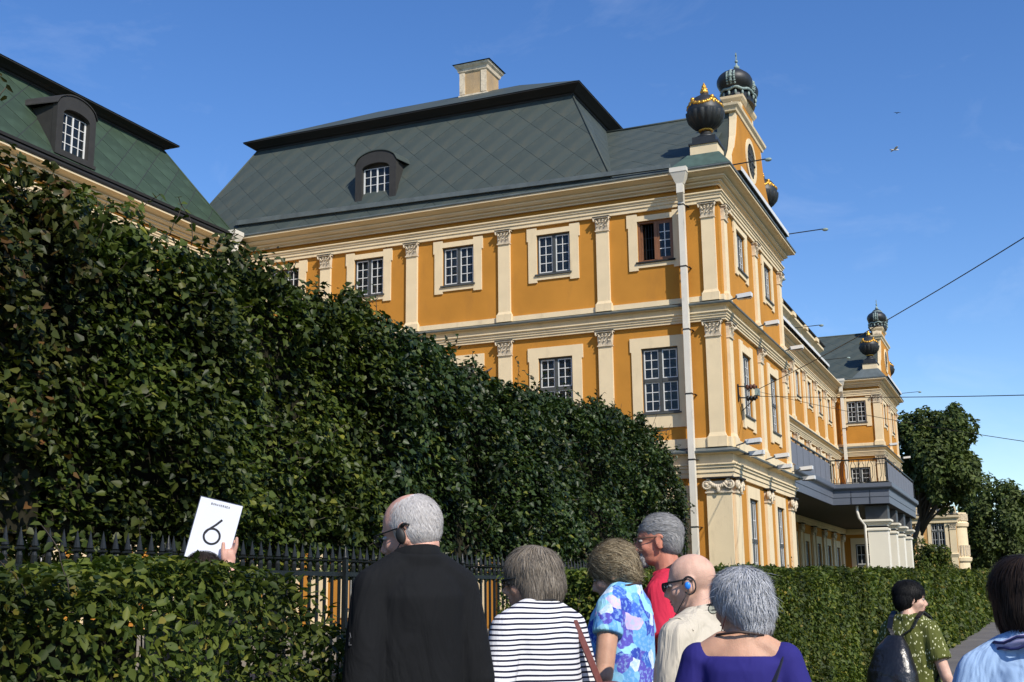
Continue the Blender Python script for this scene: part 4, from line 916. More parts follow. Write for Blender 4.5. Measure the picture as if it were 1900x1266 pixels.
def hedge(name, label, x0, x1, y0, y1, ztop, leafs, m, end0=False, end1=False, seed=0, zvis=0.0, ragged=0):
    """clipped hedge: leaves on front, top, back and ends, with stems and a dark shade box inside"""
    t = thing(name, label, 'hedge', ((x0+x1)/2, (y0+y1)/2, 0)); r = np.random.default_rng(seed); c = np.array(CAM_LOC)
    PP = []; NN = []; SS = []
    x = x0
    while x < x1:
        xe = min(x+1.0, x1); d = max(2.5, np.hypot((x+xe)/2-c[0], y0-c[1])); ls = max(leafs, .0034*d); zt = ztop((x+xe)/2)
        k = 3.7/(ls*ls*.5)
        n = int((xe-x)*(zt-zvis)*k*.8); P = np.stack([r.uniform(x,xe,n), np.zeros(n), r.uniform(zvis,zt,n)],1); P[:,1] = y0+.07*bumps(P,1.6,seed)+np.abs(r.normal(0,.085,n))+.10*np.clip((P[:,2]-zt+.25)/.25,0,1)**2; PP.append(P); NN.append(np.stack([r.normal(0,.5,n), -.7+r.normal(0,.5,n), .45+r.normal(0,.5,n)],1)); SS.append(np.full(n, ls))
        n = int((xe-x)*(y1-y0)*k); P = np.stack([r.uniform(x,xe,n), r.uniform(y0,y1,n), np.zeros(n)],1); P[:,2] = zt+.05*bumps(P,1.7,seed+1)-np.abs(r.normal(0,.07,n)); PP.append(P); NN.append(np.stack([r.normal(0,.5,n), r.normal(0,.5,n), .9+r.normal(0,.35,n)],1)); SS.append(np.full(n, ls))
        x = xe
    for fl, xx, sg in ((end0, x0, -1), (end1, x1, 1)):
        if fl:
            d = max(2.5, np.hypot(xx-c[0], y0-c[1])); ls = max(leafs, .0034*d); zt = ztop(xx); n = int((y1-y0)*(zt-zvis)*3.6/(ls*ls*.5)); P = np.stack([np.zeros(n), r.uniform(y0,y1,n), r.uniform(zvis,zt,n)],1); P[:,0] = xx-sg*np.abs(r.normal(0,.12,n))+.06*bumps(P,1.5,seed+2); PP.append(P); NN.append(np.stack([sg*.7+r.normal(0,.5,n), r.normal(0,.5,n), .5+r.normal(0,.5,n)],1)); SS.append(np.full(n, ls))
    P = np.concatenate(PP); N_ = np.concatenate(NN); Sz = np.concatenate(SS)*r.uniform(.7,1.35,len(P))
    if ragged:                                                             # the thin, straggly end of the hedge
        f = np.clip((P[:,0]-(x1-ragged))/ragged, 0, 1); keep = r.uniform(size=len(P)) > f*.72; P, N_, Sz = P[keep], N_[keep], Sz[keep]; f = f[keep]; P[:,2] -= .28*f**2*np.clip(P[:,2]-.9,0,1)
    base = []; n = int(min(60, (x1-x0)*4))
    for _ in range(n):
        xx = x0+(x1-x0)*r.uniform()**1.6 if (x1-x0) > 10 else r.uniform(x0,x1-.3*bool(ragged)); base.append((xx, r.uniform(y0,y1), ztop(xx)-.05))
    if ragged: base = [q for q in base if q[0] < -31.3]
    sp, sn, tw = shoots(base, [(r.normal(0,.4), r.normal(0,.4), 1) for _ in base], 5, leafs, r, .03); P = np.concatenate([P, sp]); N_ = np.concatenate([N_, sn]); Sz = np.concatenate([Sz, np.full(len(sp), leafs*1.05)])
    nr = np.linalg.norm(P-c, axis=1) < 9.5
    for q, tm in ((nr, L_OVAL), (~nr, L_KITE)):
        if q.any(): o = link('foliage', leaf_mesh('foliage', P[q], N_[q], Sz[q], tm, m, seed, hang=.15), t); o['kind'] = 'stuff'
    b = MB()
    for line in tw: b.tube(line, .0018, 3)
    xx = x0+.1
    while xx < min(x1, x0+14):
        yy = r.uniform(y0+.2, y1-.2); z = ztop(xx); p = [(xx,yy,0),(xx+r.normal(0,.04),yy+r.normal(0,.04),z*.4),(xx+r.normal(0,.08),yy+r.normal(0,.08),z*.7),(xx+r.normal(0,.12),yy+r.normal(0,.1),z-.14)]; b.tube(p, [.014,.010,.006,.002], 5)
        xx += .14
    b.build('stem', BARK, t)
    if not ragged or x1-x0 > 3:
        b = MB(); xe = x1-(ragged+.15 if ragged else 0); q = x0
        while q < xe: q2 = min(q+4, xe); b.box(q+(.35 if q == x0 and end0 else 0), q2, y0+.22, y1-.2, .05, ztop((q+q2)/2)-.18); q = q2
        b.build('shade_core', CORE_SHADE, t)  # added dark box, its tone stands in for shade deep in the hedge
    return t
hedge('hedge', 'near leafy hedge at the lower left, in front of the guide', -35.2, -30.0, -5.50, -4.72, lambda x: 1.575+.03*math.sin(x*3), .034, HEDGE, end1=True, seed=5, zvis=.75, ragged=.8)
hedge('hedge', 'long clipped hedge along the path on the right', -26.75, 46, -5.48, -4.60, lambda x: 1.64+.0118*(x+26.75)+.03*math.sin(x*1.3), .030, HEDGE, end0=True, seed=8)

# ------------------------------------------------------------------ iron fence
def fence():
    t = thing('iron_fence', 'black wrought-iron fence with spear tips in front of the limes', 'fence', (-24, -2, 0)); y = -2.0; zr = 1.70
    b = MB(); b.box(-.011,.011,-.011,.011,.08,zr-.02); b.box(-.014,.014,-.014,.014,zr+.02,zr+.05); b.lathe([(.001,zr+.02),(.017,zr+.03),(.021,zr+.075),(.013,zr+.10),(.032,zr+.112),(.034,zr+.122),(.014,zr+.128),(.023,zr+.135),(.019,zr+.16),(.001,zr+.25)], n=8, smooth=False); 
    b.box(-.038,.038,-.007,.007,zr+.110,zr+.122); me = b.mesh('picket', BLACKM)
    for i in range(180): link('picket', me, t, T3(-34+.1215*i, y, 0))
    b = MB(); b.box(-34.1,-12.1,y-.018,y+.018,zr-.02,zr+.018); b.box(-34.1,-12.1,y-.018,y+.018,.18,.215); b.build('rail', BLACKM, t)
    b = MB(); b.box(-.021,.021,-.021,.021,0,zr+.13); b.lathe([(.021,zr+.13),(.034,zr+.145),(.02,zr+.16),(.001,zr+.25)], n=8); pm = b.mesh('post', BLACKM)
    for x in (-31.4,-29.1,-26.8,-24.35,-21.9,-19.5,-17.1,-14.7,-12.2): link('post', pm, t, T3(x, y-.03, 0))
    b = MB()
    b.tube([(.06*math.cos(a)*(1-a/9)+.10, 0, 1.30+.06*math.sin(a)*(1-a/9)) for a in np.linspace(6.5, 0, 14)]+[(.15,0,1.22),(.10,0,1.0),(0.02,0,.8),(-.02,0,.6)], .011, 6)
    b.tube([(-.05*math.cos(a)*(1-a/9)-.03, 0, 1.22+.05*math.sin(a)*(1-a/9)) for a in np.linspace(6.5, 0, 14)]+[(-.10,0,1.1),(-.05,0,.9),(.02,0,.7)], .011, 6)
    sc = b.mesh('scroll', BLACKM)
    for x in (-24.1,-23.75,-22.2,-21.6,-19.2,-19.8,-17.4): link('scroll', sc, t, T3(x, y-.02, 0))
    return t
fence()

# ------------------------------------------------------------------ far end: trees, bush and the white corner house
def blob_tree(name, label, base, zc, rad, n, leaf, trunk_r, seed, lean=(0,0), clusters=34, m=FARL, cat='tree', bottom=.0):
    t = thing(name, label, cat, base); r = np.random.default_rng(seed); B = np.array(base)
    cen = []
    for k in range(clusters):
        v = r.normal(size=3); v /= np.linalg.norm(v); v[2] = max(v[2], -.55); cen.append(B+np.array([lean[0],lean[1],zc])+v*np.array(rad)*r.uniform(.45,.95))
    P = []; N_ = []
    for c in cen:
        q = r.uniform(.16,.34)*np.array(rad); v = r.normal(size=(n//clusters,3)); v /= np.linalg.norm(v,axis=1,keepdims=True); P.append(c+v*q*r.uniform(.7,1.05,(len(v),1))); N_.append(v*.8+np.array([0,0,.5])+r.normal(0,.45,v.shape))
    P = np.concatenate(P); N_ = np.concatenate(N_); k = P[:,2] > bottom+.1
    o = link('crown', leaf_mesh('crown', P[k], N_[k], r.uniform(.7,1.3,k.sum())*leaf, L_KITE, m, seed), t); o['kind'] = 'stuff'
    if trunk_r:
        b = MB(); top = (B[0]+lean[0], B[1]+lean[1], zc); b.tube([base, (B[0]+lean[0]*.2,B[1]+lean[1]*.2,zc*.4), (B[0]+lean[0]*.7,B[1]+lean[1]*.7,zc*.75), top], [trunk_r,trunk_r*.75,trunk_r*.55,trunk_r*.3], 9); b.build('trunk', BARK, t)
        b = MB()
        for c in cen[::2]: s_ = Vector((B[0]+lean[0]*.5,B[1]+lean[1]*.5,zc*r.uniform(.5,.8))); b.tube([s_, s_.lerp(Vector(c),.5)+Vector((0,0,.3)), c], [trunk_r*.4,trunk_r*.22,trunk_r*.08], 6)
        b.build('branch', BARK, t)
    return t
blob_tree('chestnut_tree', 'tall dark leafy tree behind the far pavilion', (61, 1.4, 0), 10.9, (4.6, 3.1, 4.7), 30000, .36, .28, 21, lean=(0,-3.0), clusters=80)
blob_tree('chestnut_tree', 'lower rounded tree at the right edge beyond the white house', (80, -4.9, 0), 6.4, (5, 4.0, 5.0), 26000, .36, .35, 22, clusters=60)
blob_tree('maple_tree', 'distant tree at the far right behind the path', (100, -11.0, 0), 5.0, (6, 5, 4.2), 14000, .42, .35, 23, clusters=46)
blob_tree('bush', 'rounded bush in front of the white corner house', (55, -.75, 0), 2.3, (2.4, 2.2, 2.5), 14000, .2, .0, 24, cat='bush', clusters=46, m=HEDGE)
blob_tree('bush', 'low dark bush at the far end of the long hedge', (50, -6.2, 0), 1.3, (3.0, 1.8, 1.6), 5000, .2, .0, 25, cat='bush', clusters=26, m=FARL)
def corner_house():
    x0 = 70; t = thing('corner_house', 'small cream and ochre house with rounded bay beyond the bush', 'house', (x0, -1, 0)); f = Fac(x0, 0, -math.pi/2)
    b = MB(); wall(f, -2.2, 2.05, 0, 7.3, [(.62, 4.75, 1.05, 2.35)], b); face(b, (x0,2.2,0),(x0+8,2.2,0),(x0+8,2.2,7.3),(x0,2.2,7.3)); b.build('wall', mat('pale_ochre', (.50,.28,.10), .9, var=.1), t)
    b = MB(); b.sweep([(x0,2.2),(x0,-2.05),(x0+4,-2.05)], [(0,6.75),(.12,6.8),(.12,7.1),(.28,7.2),(.3,7.35),(0,7.4)]); b.build('cornice', CREAM, t); b = MB(); b.sweep([(x0,2.2),(x0,-2.05)], [(0,4.0),(.1,4.05),(.2,4.3),(0,4.4)]); b.build('string_course', CREAM, t); b = MB()
    for i in range(9): q = 2.0-.5*i; b.box(x0-.1, x0+.1, q-.12, q+.12, 7.4, 7.95)
    b.box(x0-.12, x0+.12, -2.05, 2.2, 7.95, 8.1); b.build('balustrade', CREAM, t)
    window(f, .62, 4.75, 1.05, 2.35, [2,2], .6, t, SUR_S, inner=False)
    for u in (-.75, 1.75): pilaster(f, u, .6, 6.75, .5, .5, 'cor', t, .3)
    b = MB(); b.lathe([(.85,0),(.85,3.6),(1.0,3.75),(1.05,4.0),(.85,4.1),(.82,6.4),(.95,6.5),(1.0,6.75),(.85,6.9),(.85,7.6),(.001,7.62)], (x0+1.2,-1.95,0), n=28, smooth=False); bay = b.build('round_bay', CREAM, t)
    b = MB()
    for k in range(14):
        a = math.pi+.1+k*math.pi*1.1/13; q = (x0+1.2+.87*math.cos(a), -1.95+.87*math.sin(a)); b.box(q[0]-.06,q[0]+.06,q[1]-.06,q[1]+.06,4.15,5.0); b.box(q[0]-.08,q[0]+.08,q[1]-.08,q[1]+.08,6.95,7.5)
    b.build('baluster', WEATHER, bay)
    b = MB(); b.frus([(x0-.2,-2.3,7.45),(x0+9,-2.3,7.45),(x0+9,2.4,7.45),(x0-.2,2.4,7.45)], [(x0+2,-.3,8.8),(x0+7,-.3,8.8),(x0+7,.4,8.8),(x0+2,.4,8.8)]); b.build('roof', LEAD, t)
corner_house()

# ------------------------------------------------------------------ people
def skin_mat(name, col):
    m = mat(name, col,   .52, spec=.3, var=.20, vscale=16, bump=.12, bscale=220); b = m.node_tree.nodes['Principled BSDF']
    b.inputs['Subsurface Weight'].default_value = .08; b.inputs['Subsurface Radius'].default_value = (.012,.004,.002); return m
def cloth_mat(name, col, rough=.9, folds=.5, fs=7.0, fine=.12, **k):
    m = mat(name, col, rough, spec=.2, **k); n, l = nodes(m); b = n['Principled BSDF']
    t = n.new('ShaderNodeTexCoord'); mpn = n.new('ShaderNodeMapping'); mpn.inputs['Scale'].default_value = (1, 1, .35); l.new(t.outputs['Object'], mpn.inputs[0])
    z = n.new('ShaderNodeTexNoise'); z.inputs['Scale'].default_value = fs; z.inputs['Detail'].default_value = 3; z.inputs['Distortion'].default_value = 1.4; l.new(mpn.outputs[0], z.inputs['Vector'])
    z2 = n.new('ShaderNodeTexNoise'); z2.inputs['Scale'].default_value = 350; l.new(t.outputs['Object'], z2.inputs['Vector'])
    b1 = n.new('ShaderNodeBump'); b1.inputs['Strength'].default_value = folds; b1.inputs['Distance'].default_value = .05; l.new(z.outputs['Fac'], b1.inputs['Height'])
    b2 = n.new('ShaderNodeBump'); b2.inputs['Strength'].default_value = fine; b2.inputs['Distance'].default_value = .003; l.new(z2.outputs['Fac'], b2.inputs['Height']); l.new(b1.outputs[0], b2.inputs['Normal'])
    l.new(b2.outputs[0], b.inputs['Normal']); return m
def hair_mat(name, c0, c1, c2):
    m = bpy.data.materials.new(name); m.use_nodes = True; n, l = nodes(m); b = n['Principled BSDF']; g = n.new('ShaderNodeNewGeometry'); cr = n.new('ShaderNodeValToRGB'); e = cr.color_ramp.elements
    e[0].position = 0; e[0].color = (*c0,1); e[1].position = 1; e[1].color = (*c2,1); x = e.new(.5); x.color = (*c1,1)
    l.new(g.outputs['Random Per Island'], cr.inputs[0]); l.new(cr.outputs[0], b.inputs['Base Color']); b.inputs['Roughness'].default_value = .62; b.inputs['Specular IOR Level'].default_value = .22; return m
def ring_loft(b, rings, n=26, p=2.3):
    """rings: (cx, cy, z, rx, ry[, tilt]) -> closed loft"""
    vs = []
    for q in rings:
        cx, cy, z, rx, ry = q[:5]; tl = q[5] if len(q) > 5 else 0
        for k in range(n):
            a = 2*math.pi*k/n; c, s = math.cos(a), math.sin(a); x = rx*abs(c)**(2/p)*(1 if c > 0 else -1); y = ry*abs(s)**(2/p)*(1 if s > 0 else -1)
            vs.append((cx+x, cy+y, z+tl*x))
    fs = []
    for i in range(len(rings)-1):
        for k in range(n): fs.append((i*n+k, i*n+(k+1) % n, (i+1)*n+(k+1) % n, (i+1)*n+k))
    fs += [tuple(range(n))[::-1], tuple(range((len(rings)-1)*n, len(rings)*n))]; b.add(vs, fs)
def capsule(b, p, q, r0, r1): b.ball(p, r0, 14, 9); b.ball(q, r1, 14, 9); b.tube([p, q], [r0, r1], 14)
def remesh(b, name, m, parent, M, voxel, it=4, fac=.5):
    me = b.mesh(name, m, recalc=True)
    o = link(name, me, parent, M); d = o.modifiers.new('Remesh', 'REMESH'); d.mode = 'VOXEL'; d.voxel_size = voxel; d.use_smooth_shade = True
    s = o.modifiers.new('Smooth', 'SMOOTH'); s.factor = fac; s.iterations = it; return o

def hair_strands(name, parent, M, ells, region, n, length, m, seed, flow=None, wid=.0022, lift=.004, wave=.0, whorl=(-.055,0,.11), k=8, jitter=.35):
    r = np.random.default_rng(seed); C = np.array([e[0] for e in ells]); Rr = np.array([e[1] for e in ells]); w_ = (Rr.prod(1))**(2/3); w_ /= w_.sum()
    ch = r.choice(len(ells), n*4, p=w_); v = r.normal(size=(n*4,3)); v /= np.linalg.norm(v,axis=1,keepdims=True); P = C[ch]+v*Rr[ch]
    q = np.linalg.norm((P[:,None]-C[None])/Rr[None], axis=2); ok = (q > .985).all(1) & region(P); P = P[ok][:n]; N = len(P)
    W_ = np.array(whorl); off = r.normal(size=(N,3))*jitter*.5+jitter*.8*np.stack([np.sin(P[:,1]*62+P[:,2]*41+seed), np.sin(P[:,0]*52+P[:,2]*49+2*seed), np.sin(P[:,0]*46-P[:,1]*55)],1); ph = r.uniform(0,6.28,N); L = length*r.uniform(.6,1.15,N); lf = lift*r.uniform(.2,1.8,N); pts = [P.copy()]; nrms = []; p = P.copy(); vprev = None
    for i in range(k):
        q = np.linalg.norm((p[:,None]-C[None])/Rr[None], axis=2); j = q.argmin(1); g = (p-C[j])/Rr[j]**2; g /= np.linalg.norm(g,axis=1,keepdims=True); nrms.append(g)
        d = p-W_; d -= g*(d*g).sum(1,keepdims=True); d /= np.maximum(np.linalg.norm(d,axis=1,keepdims=True),1e-6)
        f = flow(p) if flow else np.array([0,0,-1.0])*.8
        v = d*.6+f+off
        if wave: v = v+wave*np.stack([np.sin(p[:,2]*70+ph), np.sin(p[:,0]*60+ph*1.3), np.cos(p[:,1]*65+ph)],1)
        v -= g*(v*g).sum(1,keepdims=True); v /= np.maximum(np.linalg.norm(v,axis=1,keepdims=True),1e-6)
        if vprev is not None: v = v*.55+vprev*.45; v /= np.linalg.norm(v,axis=1,keepdims=True)
        vprev = v; p = p+v*(L/k)[:,None]
        for _ in range(2):
            q = np.linalg.norm((p[:,None]-C[None])/Rr[None], axis=2); j = q.argmin(1); qm = q[np.arange(N),j]
            tgt = 1+ (lf*(i+1)/k/ Rr[j].mean(1)); ins = qm < tgt; pn = C[j]+(p-C[j])*(tgt/np.maximum(qm,1e-6))[:,None]; p = np.where(ins[:,None], pn, p)
        pts.append(p.copy())
    nrms.append(nrms[-1]); A = np.stack(pts,1); G = np.stack(nrms,1); T_ = np.gradient(A,axis=1); S_ = np.cross(T_,G); S_ /= np.maximum(np.linalg.norm(S_,axis=2,keepdims=True),1e-9)
    tw = r.normal(0,.12,(N,1,1)); S_ = S_+G*tw; S_ /= np.linalg.norm(S_,axis=2,keepdims=True)
    prof = np.array([.9]+[1.0]*(k-2)+[.7,.15]); ww = wid*.8*r.uniform(.6,1.5,(N,1,1))*prof[None,:,None]
    V = np.stack([A-S_*ww, A+S_*ww],2).reshape(-1,3); kk = k+1
    f = np.array([[2*i,2*i+1,2*i+3,2*i+2] for i in range(k)]); F_ = (f[None]+(np.arange(N)*kk*2)[:,None,None]).reshape(-1,4)
    me = bpy.data.meshes.new(name); me.vertices.add(len(V)); me.vertices.foreach_set('co', V.reshape(-1).astype(np.float32)); me.loops.add(F_.size); me.loops.foreach_set('vertex_index', F_.reshape(-1).astype(np.int32)); me.polygons.add(len(F_)); me.polygons.foreach_set('loop_start', (np.arange(len(F_))*4).astype(np.int32)); me.polygons.foreach_set('loop_total', np.full(len(F_),4,np.int32)); me.polygons.foreach_set('use_smooth', np.ones(len(F_),bool)); me.update(calc_edges=True); me.materials.append(m)
    return link(name, me, parent, M)

def hand(b, wrist, d, up, s=1.0, curl=.5, side=1, spread=.0):
    """palm and five jointed fingers; d = along the hand, up = back of the hand"""
    w_ = Vector(wrist); d = Vector(d).normalized(); u = Vector(up); u = (u-d*u.dot(d)).normalized(); x = d.cross(u)*side
    c = w_+d*.05*s; rot = Matrix((d, x, u)).transposed(); b.ball(c, (.052*s,.041*s,.018*s), 12, 8, rot); b.ball(w_, .028*s, 10, 7)
    for i, (o, L, rr) in enumerate(((-.030,.070,.0085),(-.010,.078,.009),(.010,.073,.0088),(.029,.058,.0078))):
        p = w_+d*.085*s+x*o*s; dd = (d+x*spread*o*14).normalized()
        for t in range(3):
            dd = (dd-u*curl*.55).normalized(); q = p+dd*L*s*(.45,.32,.23)[t]; capsule(b, p, q, rr*s*(1-.08*t), rr*s*(.92-.08*t)); p = q
    p = w_+d*.03*s-x*.030*s; dd = (d*.7-x*.75-u*.1).normalized(); q = p+dd*.042*s; capsule(b, p, q, .0125*s, .0105*s); dd = (dd+d*.6).normalized(); capsule(b, q, q+dd*.034*s, .0105*s, .0085*s)

def person(label, eye, H, yaw, hy=0, hp=0, hr=0, skin=None, hairm=None, ells=None, base=True, strands=None, cloth=None, sleeve='long', armL=None, armR=None, pants=None, girth=1.0, shw=1.0, neck_top=None, group='people in the tour group', collar=None, glasses=None, gcol=None, lanyard=None, female=False, hem=.86, ease=.018, extra=None, headf=.035, hands=True, voxel=.0072, slf=.66):
    """a standing figure, local +X = front, +Y = its left. eye = world position between the eyes."""
    s = H/1.75; ez = 1.636*s
    fx = Vector((math.cos(yaw), math.sin(yaw), 0)); pos = Vector((eye[0], eye[1], 0))-fx*(headf*s)
    t = thing('person', label, 'person', pos, yaw, group); M = WM[t.name]
    HM = T3(headf*s, 0, eye[2]) @ RZ(hy) @ Matrix.Rotation(hp, 4, 'Y') @ Matrix.Rotation(hr, 4, 'X') @ Matrix.Scale(s*1.0, 4)
    k = eye[2]/ez if ez else 1
    b = MB(); hT = lambda x, y, z: HM @ Vector((x, y, z))
    def hball(c, r, rot=None): b.T = hT; b.ball(c, r, 16, 11, rot); b.T = None
    # head
    hball((-.012,0,.028), (.100,.078,.090)); hball((.026,0,-.028), (.066,.063,.078)); hball((.026,0,-.078), (.056,.050,.038)); hball((.070,0,-.100), (.021,.023,.018)); hball((.076,0,.020), (.018,.046,.012))
    for sg in (-1, 1):
        hball((.056,sg*.040,-.032), (.026,.022,.024)); hball((.098,sg*.011,-.043), (.011,.009,.009))
        b.T = hT; b.tube([(-.012+.019*math.cos(a), sg*(.079+.006*math.sin(a*.5)), -.010+.030*math.sin(a)) for a in np.linspace(-2.3,2.6,13)], .0062, 6); b.T = None
        hball((-.012,sg*.077,-.012), (.013,.007,.026)); hball((-.006,sg*.078,-.039), (.008,.006,.009))
    b.T = hT; capsule(b, (.084,0,.008), (.111,0,-.034), .0085, .0115); b.T = None
    hball((.086,0,-.0645), (.012,.023,.0065)); hball((.083,0,-.0755), (.012,.021,.008))
    nb = Vector((-.020*s, 0, 1.465*s)); ht_ = HM @ Vector((-.030,0,-.055)); capsule(b, ht_, nb, .053*s*(.92 if female else 1.04), .060*s*(.92 if female else 1.06))
    g = girth; W_ = shw*(.93 if female else 1.0)
    tr = [(0,0,.84,.122*g,.172),(0,0,.95,.128*g,.178),(.005,0,1.08,.116*g,.152*(g+.02)),(.006,0,1.2,.122*g,.160*g),(.006,0,1.30,.128*(g*.5+.5),.174*W_),(-.006,0,1.38,.112,.182*W_),(-.014,0,1.43,.088,.160*W_),(-.02,0,1.47,.066,.105*W_),(-.022,0,1.505,.055,.065)]
    ring_loft(b, [(a*s,c*s,z*s,rx*s,ry*s) for a,c,z,rx,ry in tr])
    sh = {}
    for sg in (-1, 1):
        S0 = Vector((-.016*s, sg*.185*W_*s, 1.405*s)); sh[sg] = S0
        capsule(b, (-.02*s, sg*.06*s, 1.455*s), S0, .060*s, .056*s)
        el, wr = (armL if sg > 0 else armR) or ((-.035, .245, 1.11), (.06, .25, .87))
        el = Vector((el[0], sg*el[1], el[2]))*s; wr = Vector((wr[0], sg*wr[1], wr[2]))*s
        capsule(b, S0, el, .050*s*(g*.4+.6), .041*s); capsule(b, el, wr, .041*s, .029*s); sh[(sg,'e')] = el; sh[(sg,'w')] = wr
        if hands: hand(b, wr+(wr-el).normalized()*.03*s, (wr-el), (0, sg, .2), s, .45, side=-sg)
        capsule(b, (0, sg*.088*s, .90*s), (.012*s, sg*.10*s, .49*s), .088*s, .056*s); capsule(b, (.012*s, sg*.10*s, .49*s), (-.02*s, sg*.105*s, .09*s), .055*s, .040*s)
        capsule(b, (-.045*s, sg*.105*s, .045*s), (.125*s, sg*.118*s, .035*s), .042*s, .032*s)
    body = remesh(b, 'body', skin, t, M, voxel, 3)
    # clothes
    e = ease
    b = MB(); top = neck_top if neck_top else [(-.02,0,1.47,.070,.108*W_),(-.024,0,1.512,.064,.071)]
    rows = [(0,0,hem,.128*g+e,.178+e),(0,0,.95,.130*g+e,.180+e),(.005,0,1.08,.120*g+e*1.2,.158*(g+.02)+e),(.006,0,1.2,.126*g+e*1.1,.166*g+e),(.006,0,1.30,.130*(g*.5+.5)+e,.178*W_+e*.9),(-.006,0,1.38,.116+e*.8,.186*W_+e*.7)]
    if not neck_top: rows.append((-.014,0,1.43,.092+e*.6,.162*W_+e*.6))
    rows = [q for q in rows if q[2] >= hem]+[(a,c,z,rx+e*.4,ry+e*.4) for a,c,z,rx,ry in top]
    ring_loft(b, [(a*s,c*s,z*s,rx*s,ry*s) for a,c,z,rx,ry in rows])
    for sg in (-1, 1):
        S0 = sh[sg]; el = sh[(sg,'e')]; wr = sh[(sg,'w')]
        if not neck_top: capsule(b, (-.02*s, sg*.06*s, 1.452*s), S0, .060*s+e*.6, .056*s+e*.7)
        else: b.ball(S0, .058*s+e*.7, 14, 9)
        if sleeve == 'short':
            q = S0.lerp(el, slf); b.tube([S0, S0.lerp(el,slf*.5), q], [.054*s+e*.8, .054*s+e, .052*s+e*1.25], 16)
        else:
            f = .95 if sleeve == 'long' else .38
            b.tube([S0, S0.lerp(el,.5), el, el.lerp(wr,.2)], [.054*s+e*.8, .050*s+e, .045*s+e, .044*s+e], 16); b.ball(el, .044*s+e, 12, 8)
            b.tube([el, el.lerp(wr, f)], [.044*s+e, .036*s+e], 16)
    co = remesh(b, 'top', cloth, t, M, .0075, 4)
    if collar:
        kind, cm = collar; b = MB(); n = 24
        if kind == 'stand': pr = [(.060,1.475),(.061,1.538),(.070,1.542),(.073,1.50),(.062,1.47)]
        elif kind == 'fold': pr = [(.062,1.475),(.062,1.535),(.070,1.540),(.084,1.492),(.066,1.475)]
        else: pr = [(.066,1.485),(.064,1.515),(.072,1.518),(.076,1.488)]
        vs = []; m_ = len(pr)
        for i in range(n):
            a = 2*math.pi*i/n; fr = .5+.5*math.cos(a)
            for rr, z in pr: vs.append(((-.020+.010*fr+rr*.98*math.cos(a))*s, rr*1.08*math.sin(a)*s, (z-.035*fr*(1 if kind != 'band' else .8))*s))
        fs = [(i*m_+j, ((i+1) % n)*m_+j, ((i+1) % n)*m_+(j+1) % m_, i*m_+(j+1) % m_) for i in range(n) for j in range(m_)]
        b.add(vs, fs, True); b.build('collar', cm, t, M)
    b = MB()
    for sg in (-1, 1):
        ring_loft(b, [(.0,sg*.09*s,(hem+.03)*s,.10*s,.095*s),(.006*s,sg*.095*s,.70*s,.088*s,.085*s),(.01*s,sg*.10*s,.48*s,.070*s,.070*s),(-.01*s,sg*.105*s,.10*s,.062*s,.060*s)], 18)
    ring_loft(b, [(0,0,(hem-.08)*s,.125*g*s+.008,.178*s+.006),(0,0,(hem+.1)*s,.125*g*s+.008,.176*s+.006)], 24)
    remesh(b, 'trousers', pants, t, M, .011, 3)
    b = MB()
    for sg in (-1, 1): ring_loft(b, [(.045*s,sg*.112*s,0,.145*s,.052*s),(.045*s,sg*.112*s,.03*s,.145*s,.052*s),(.03*s,sg*.11*s,.075*s,.115*s,.046*s),(-.03*s,sg*.107*s,.11*s,.055*s,.046*s)], 18)
    b.build('shoes', SHOE, t, M)
    # eyes, brows, lips
    b = MB(hT); 
    for sg in (-1, 1): b.ball((.0765,sg*.031,-.001), (.0122,.0125,.0075), 12, 9)
    b.build('eyes', EYEW, t, M); b = MB(hT)
    for sg in (-1, 1): b.ball((.0858,sg*.0315,-.001), (.0042,.0065,.0065), 10, 7)
    b.build('irises', IRIS, t, M)
    b = MB(hT); b.ball((.0905,0,-.0648), (.0085,.0225,.0052), 12, 7); b.ball((.0878,0,-.0752), (.0085,.019,.0065), 12, 7); b.build('lips', LIP, t, M)
    # hair
    if ells and base:
        b = MB(hT)
        for c, r_ in ells: b.ball(c, tuple(q*.975 for q in r_), 20, 14)
        remesh(b, 'hair', hairm, t, M, .007, 3)
    if strands:
        fly = [dict(st, n=max(60, st['n']//22), lift=st.get('lift',.005)*2.2, wid=st.get('wid',.002)*.6, jitter=.9, seed=st['seed']+50) for st in strands if st['length'] > .04]
        for st in strands+fly: hair_strands(st.get('name','hair'), t, M @ HM, st.get('ells', ells), st['region'], st['n'], st['length'], st.get('mat', hairm), st['seed'], st.get('flow'), st.get('wid',.0022), st.get('lift',.005), st.get('wave',0), st.get('whorl',(-.055,0,.11)), st.get('k',5), st.get('jitter',.35))
    if glasses:
        b = MB(hT); sun_ = glasses == 'sun'
        for sg in (-1, 1):
            b.tube([(.104,sg*.030,.010),(.100,sg*.068,.011),(.07,sg*.079,.012),(-.012,sg*.083,.014),(-.022,sg*.083,.002)], .0026 if not sun_ else .004, 6)
            b.tube([(.108+.0*a, sg*(.033+.024*math.cos(a)), -.004+.017*math.sin(a)) for a in np.linspace(0,6.3,17)], .0018 if not sun_ else .0035, 5)
        b.tube([(.108,-.010,.004),(.111,0,.007),(.108,.010,.004)], .002, 5); gl = b.build('glasses', gcol or BLACKM, t, M)
        b = MB(hT)
        for sg in (-1, 1): b.ball((.107,sg*.033,-.004), (.003,.024,.018), 14, 8)
        b.build('lenses', LENSD if sun_ else LENS, gl, M)
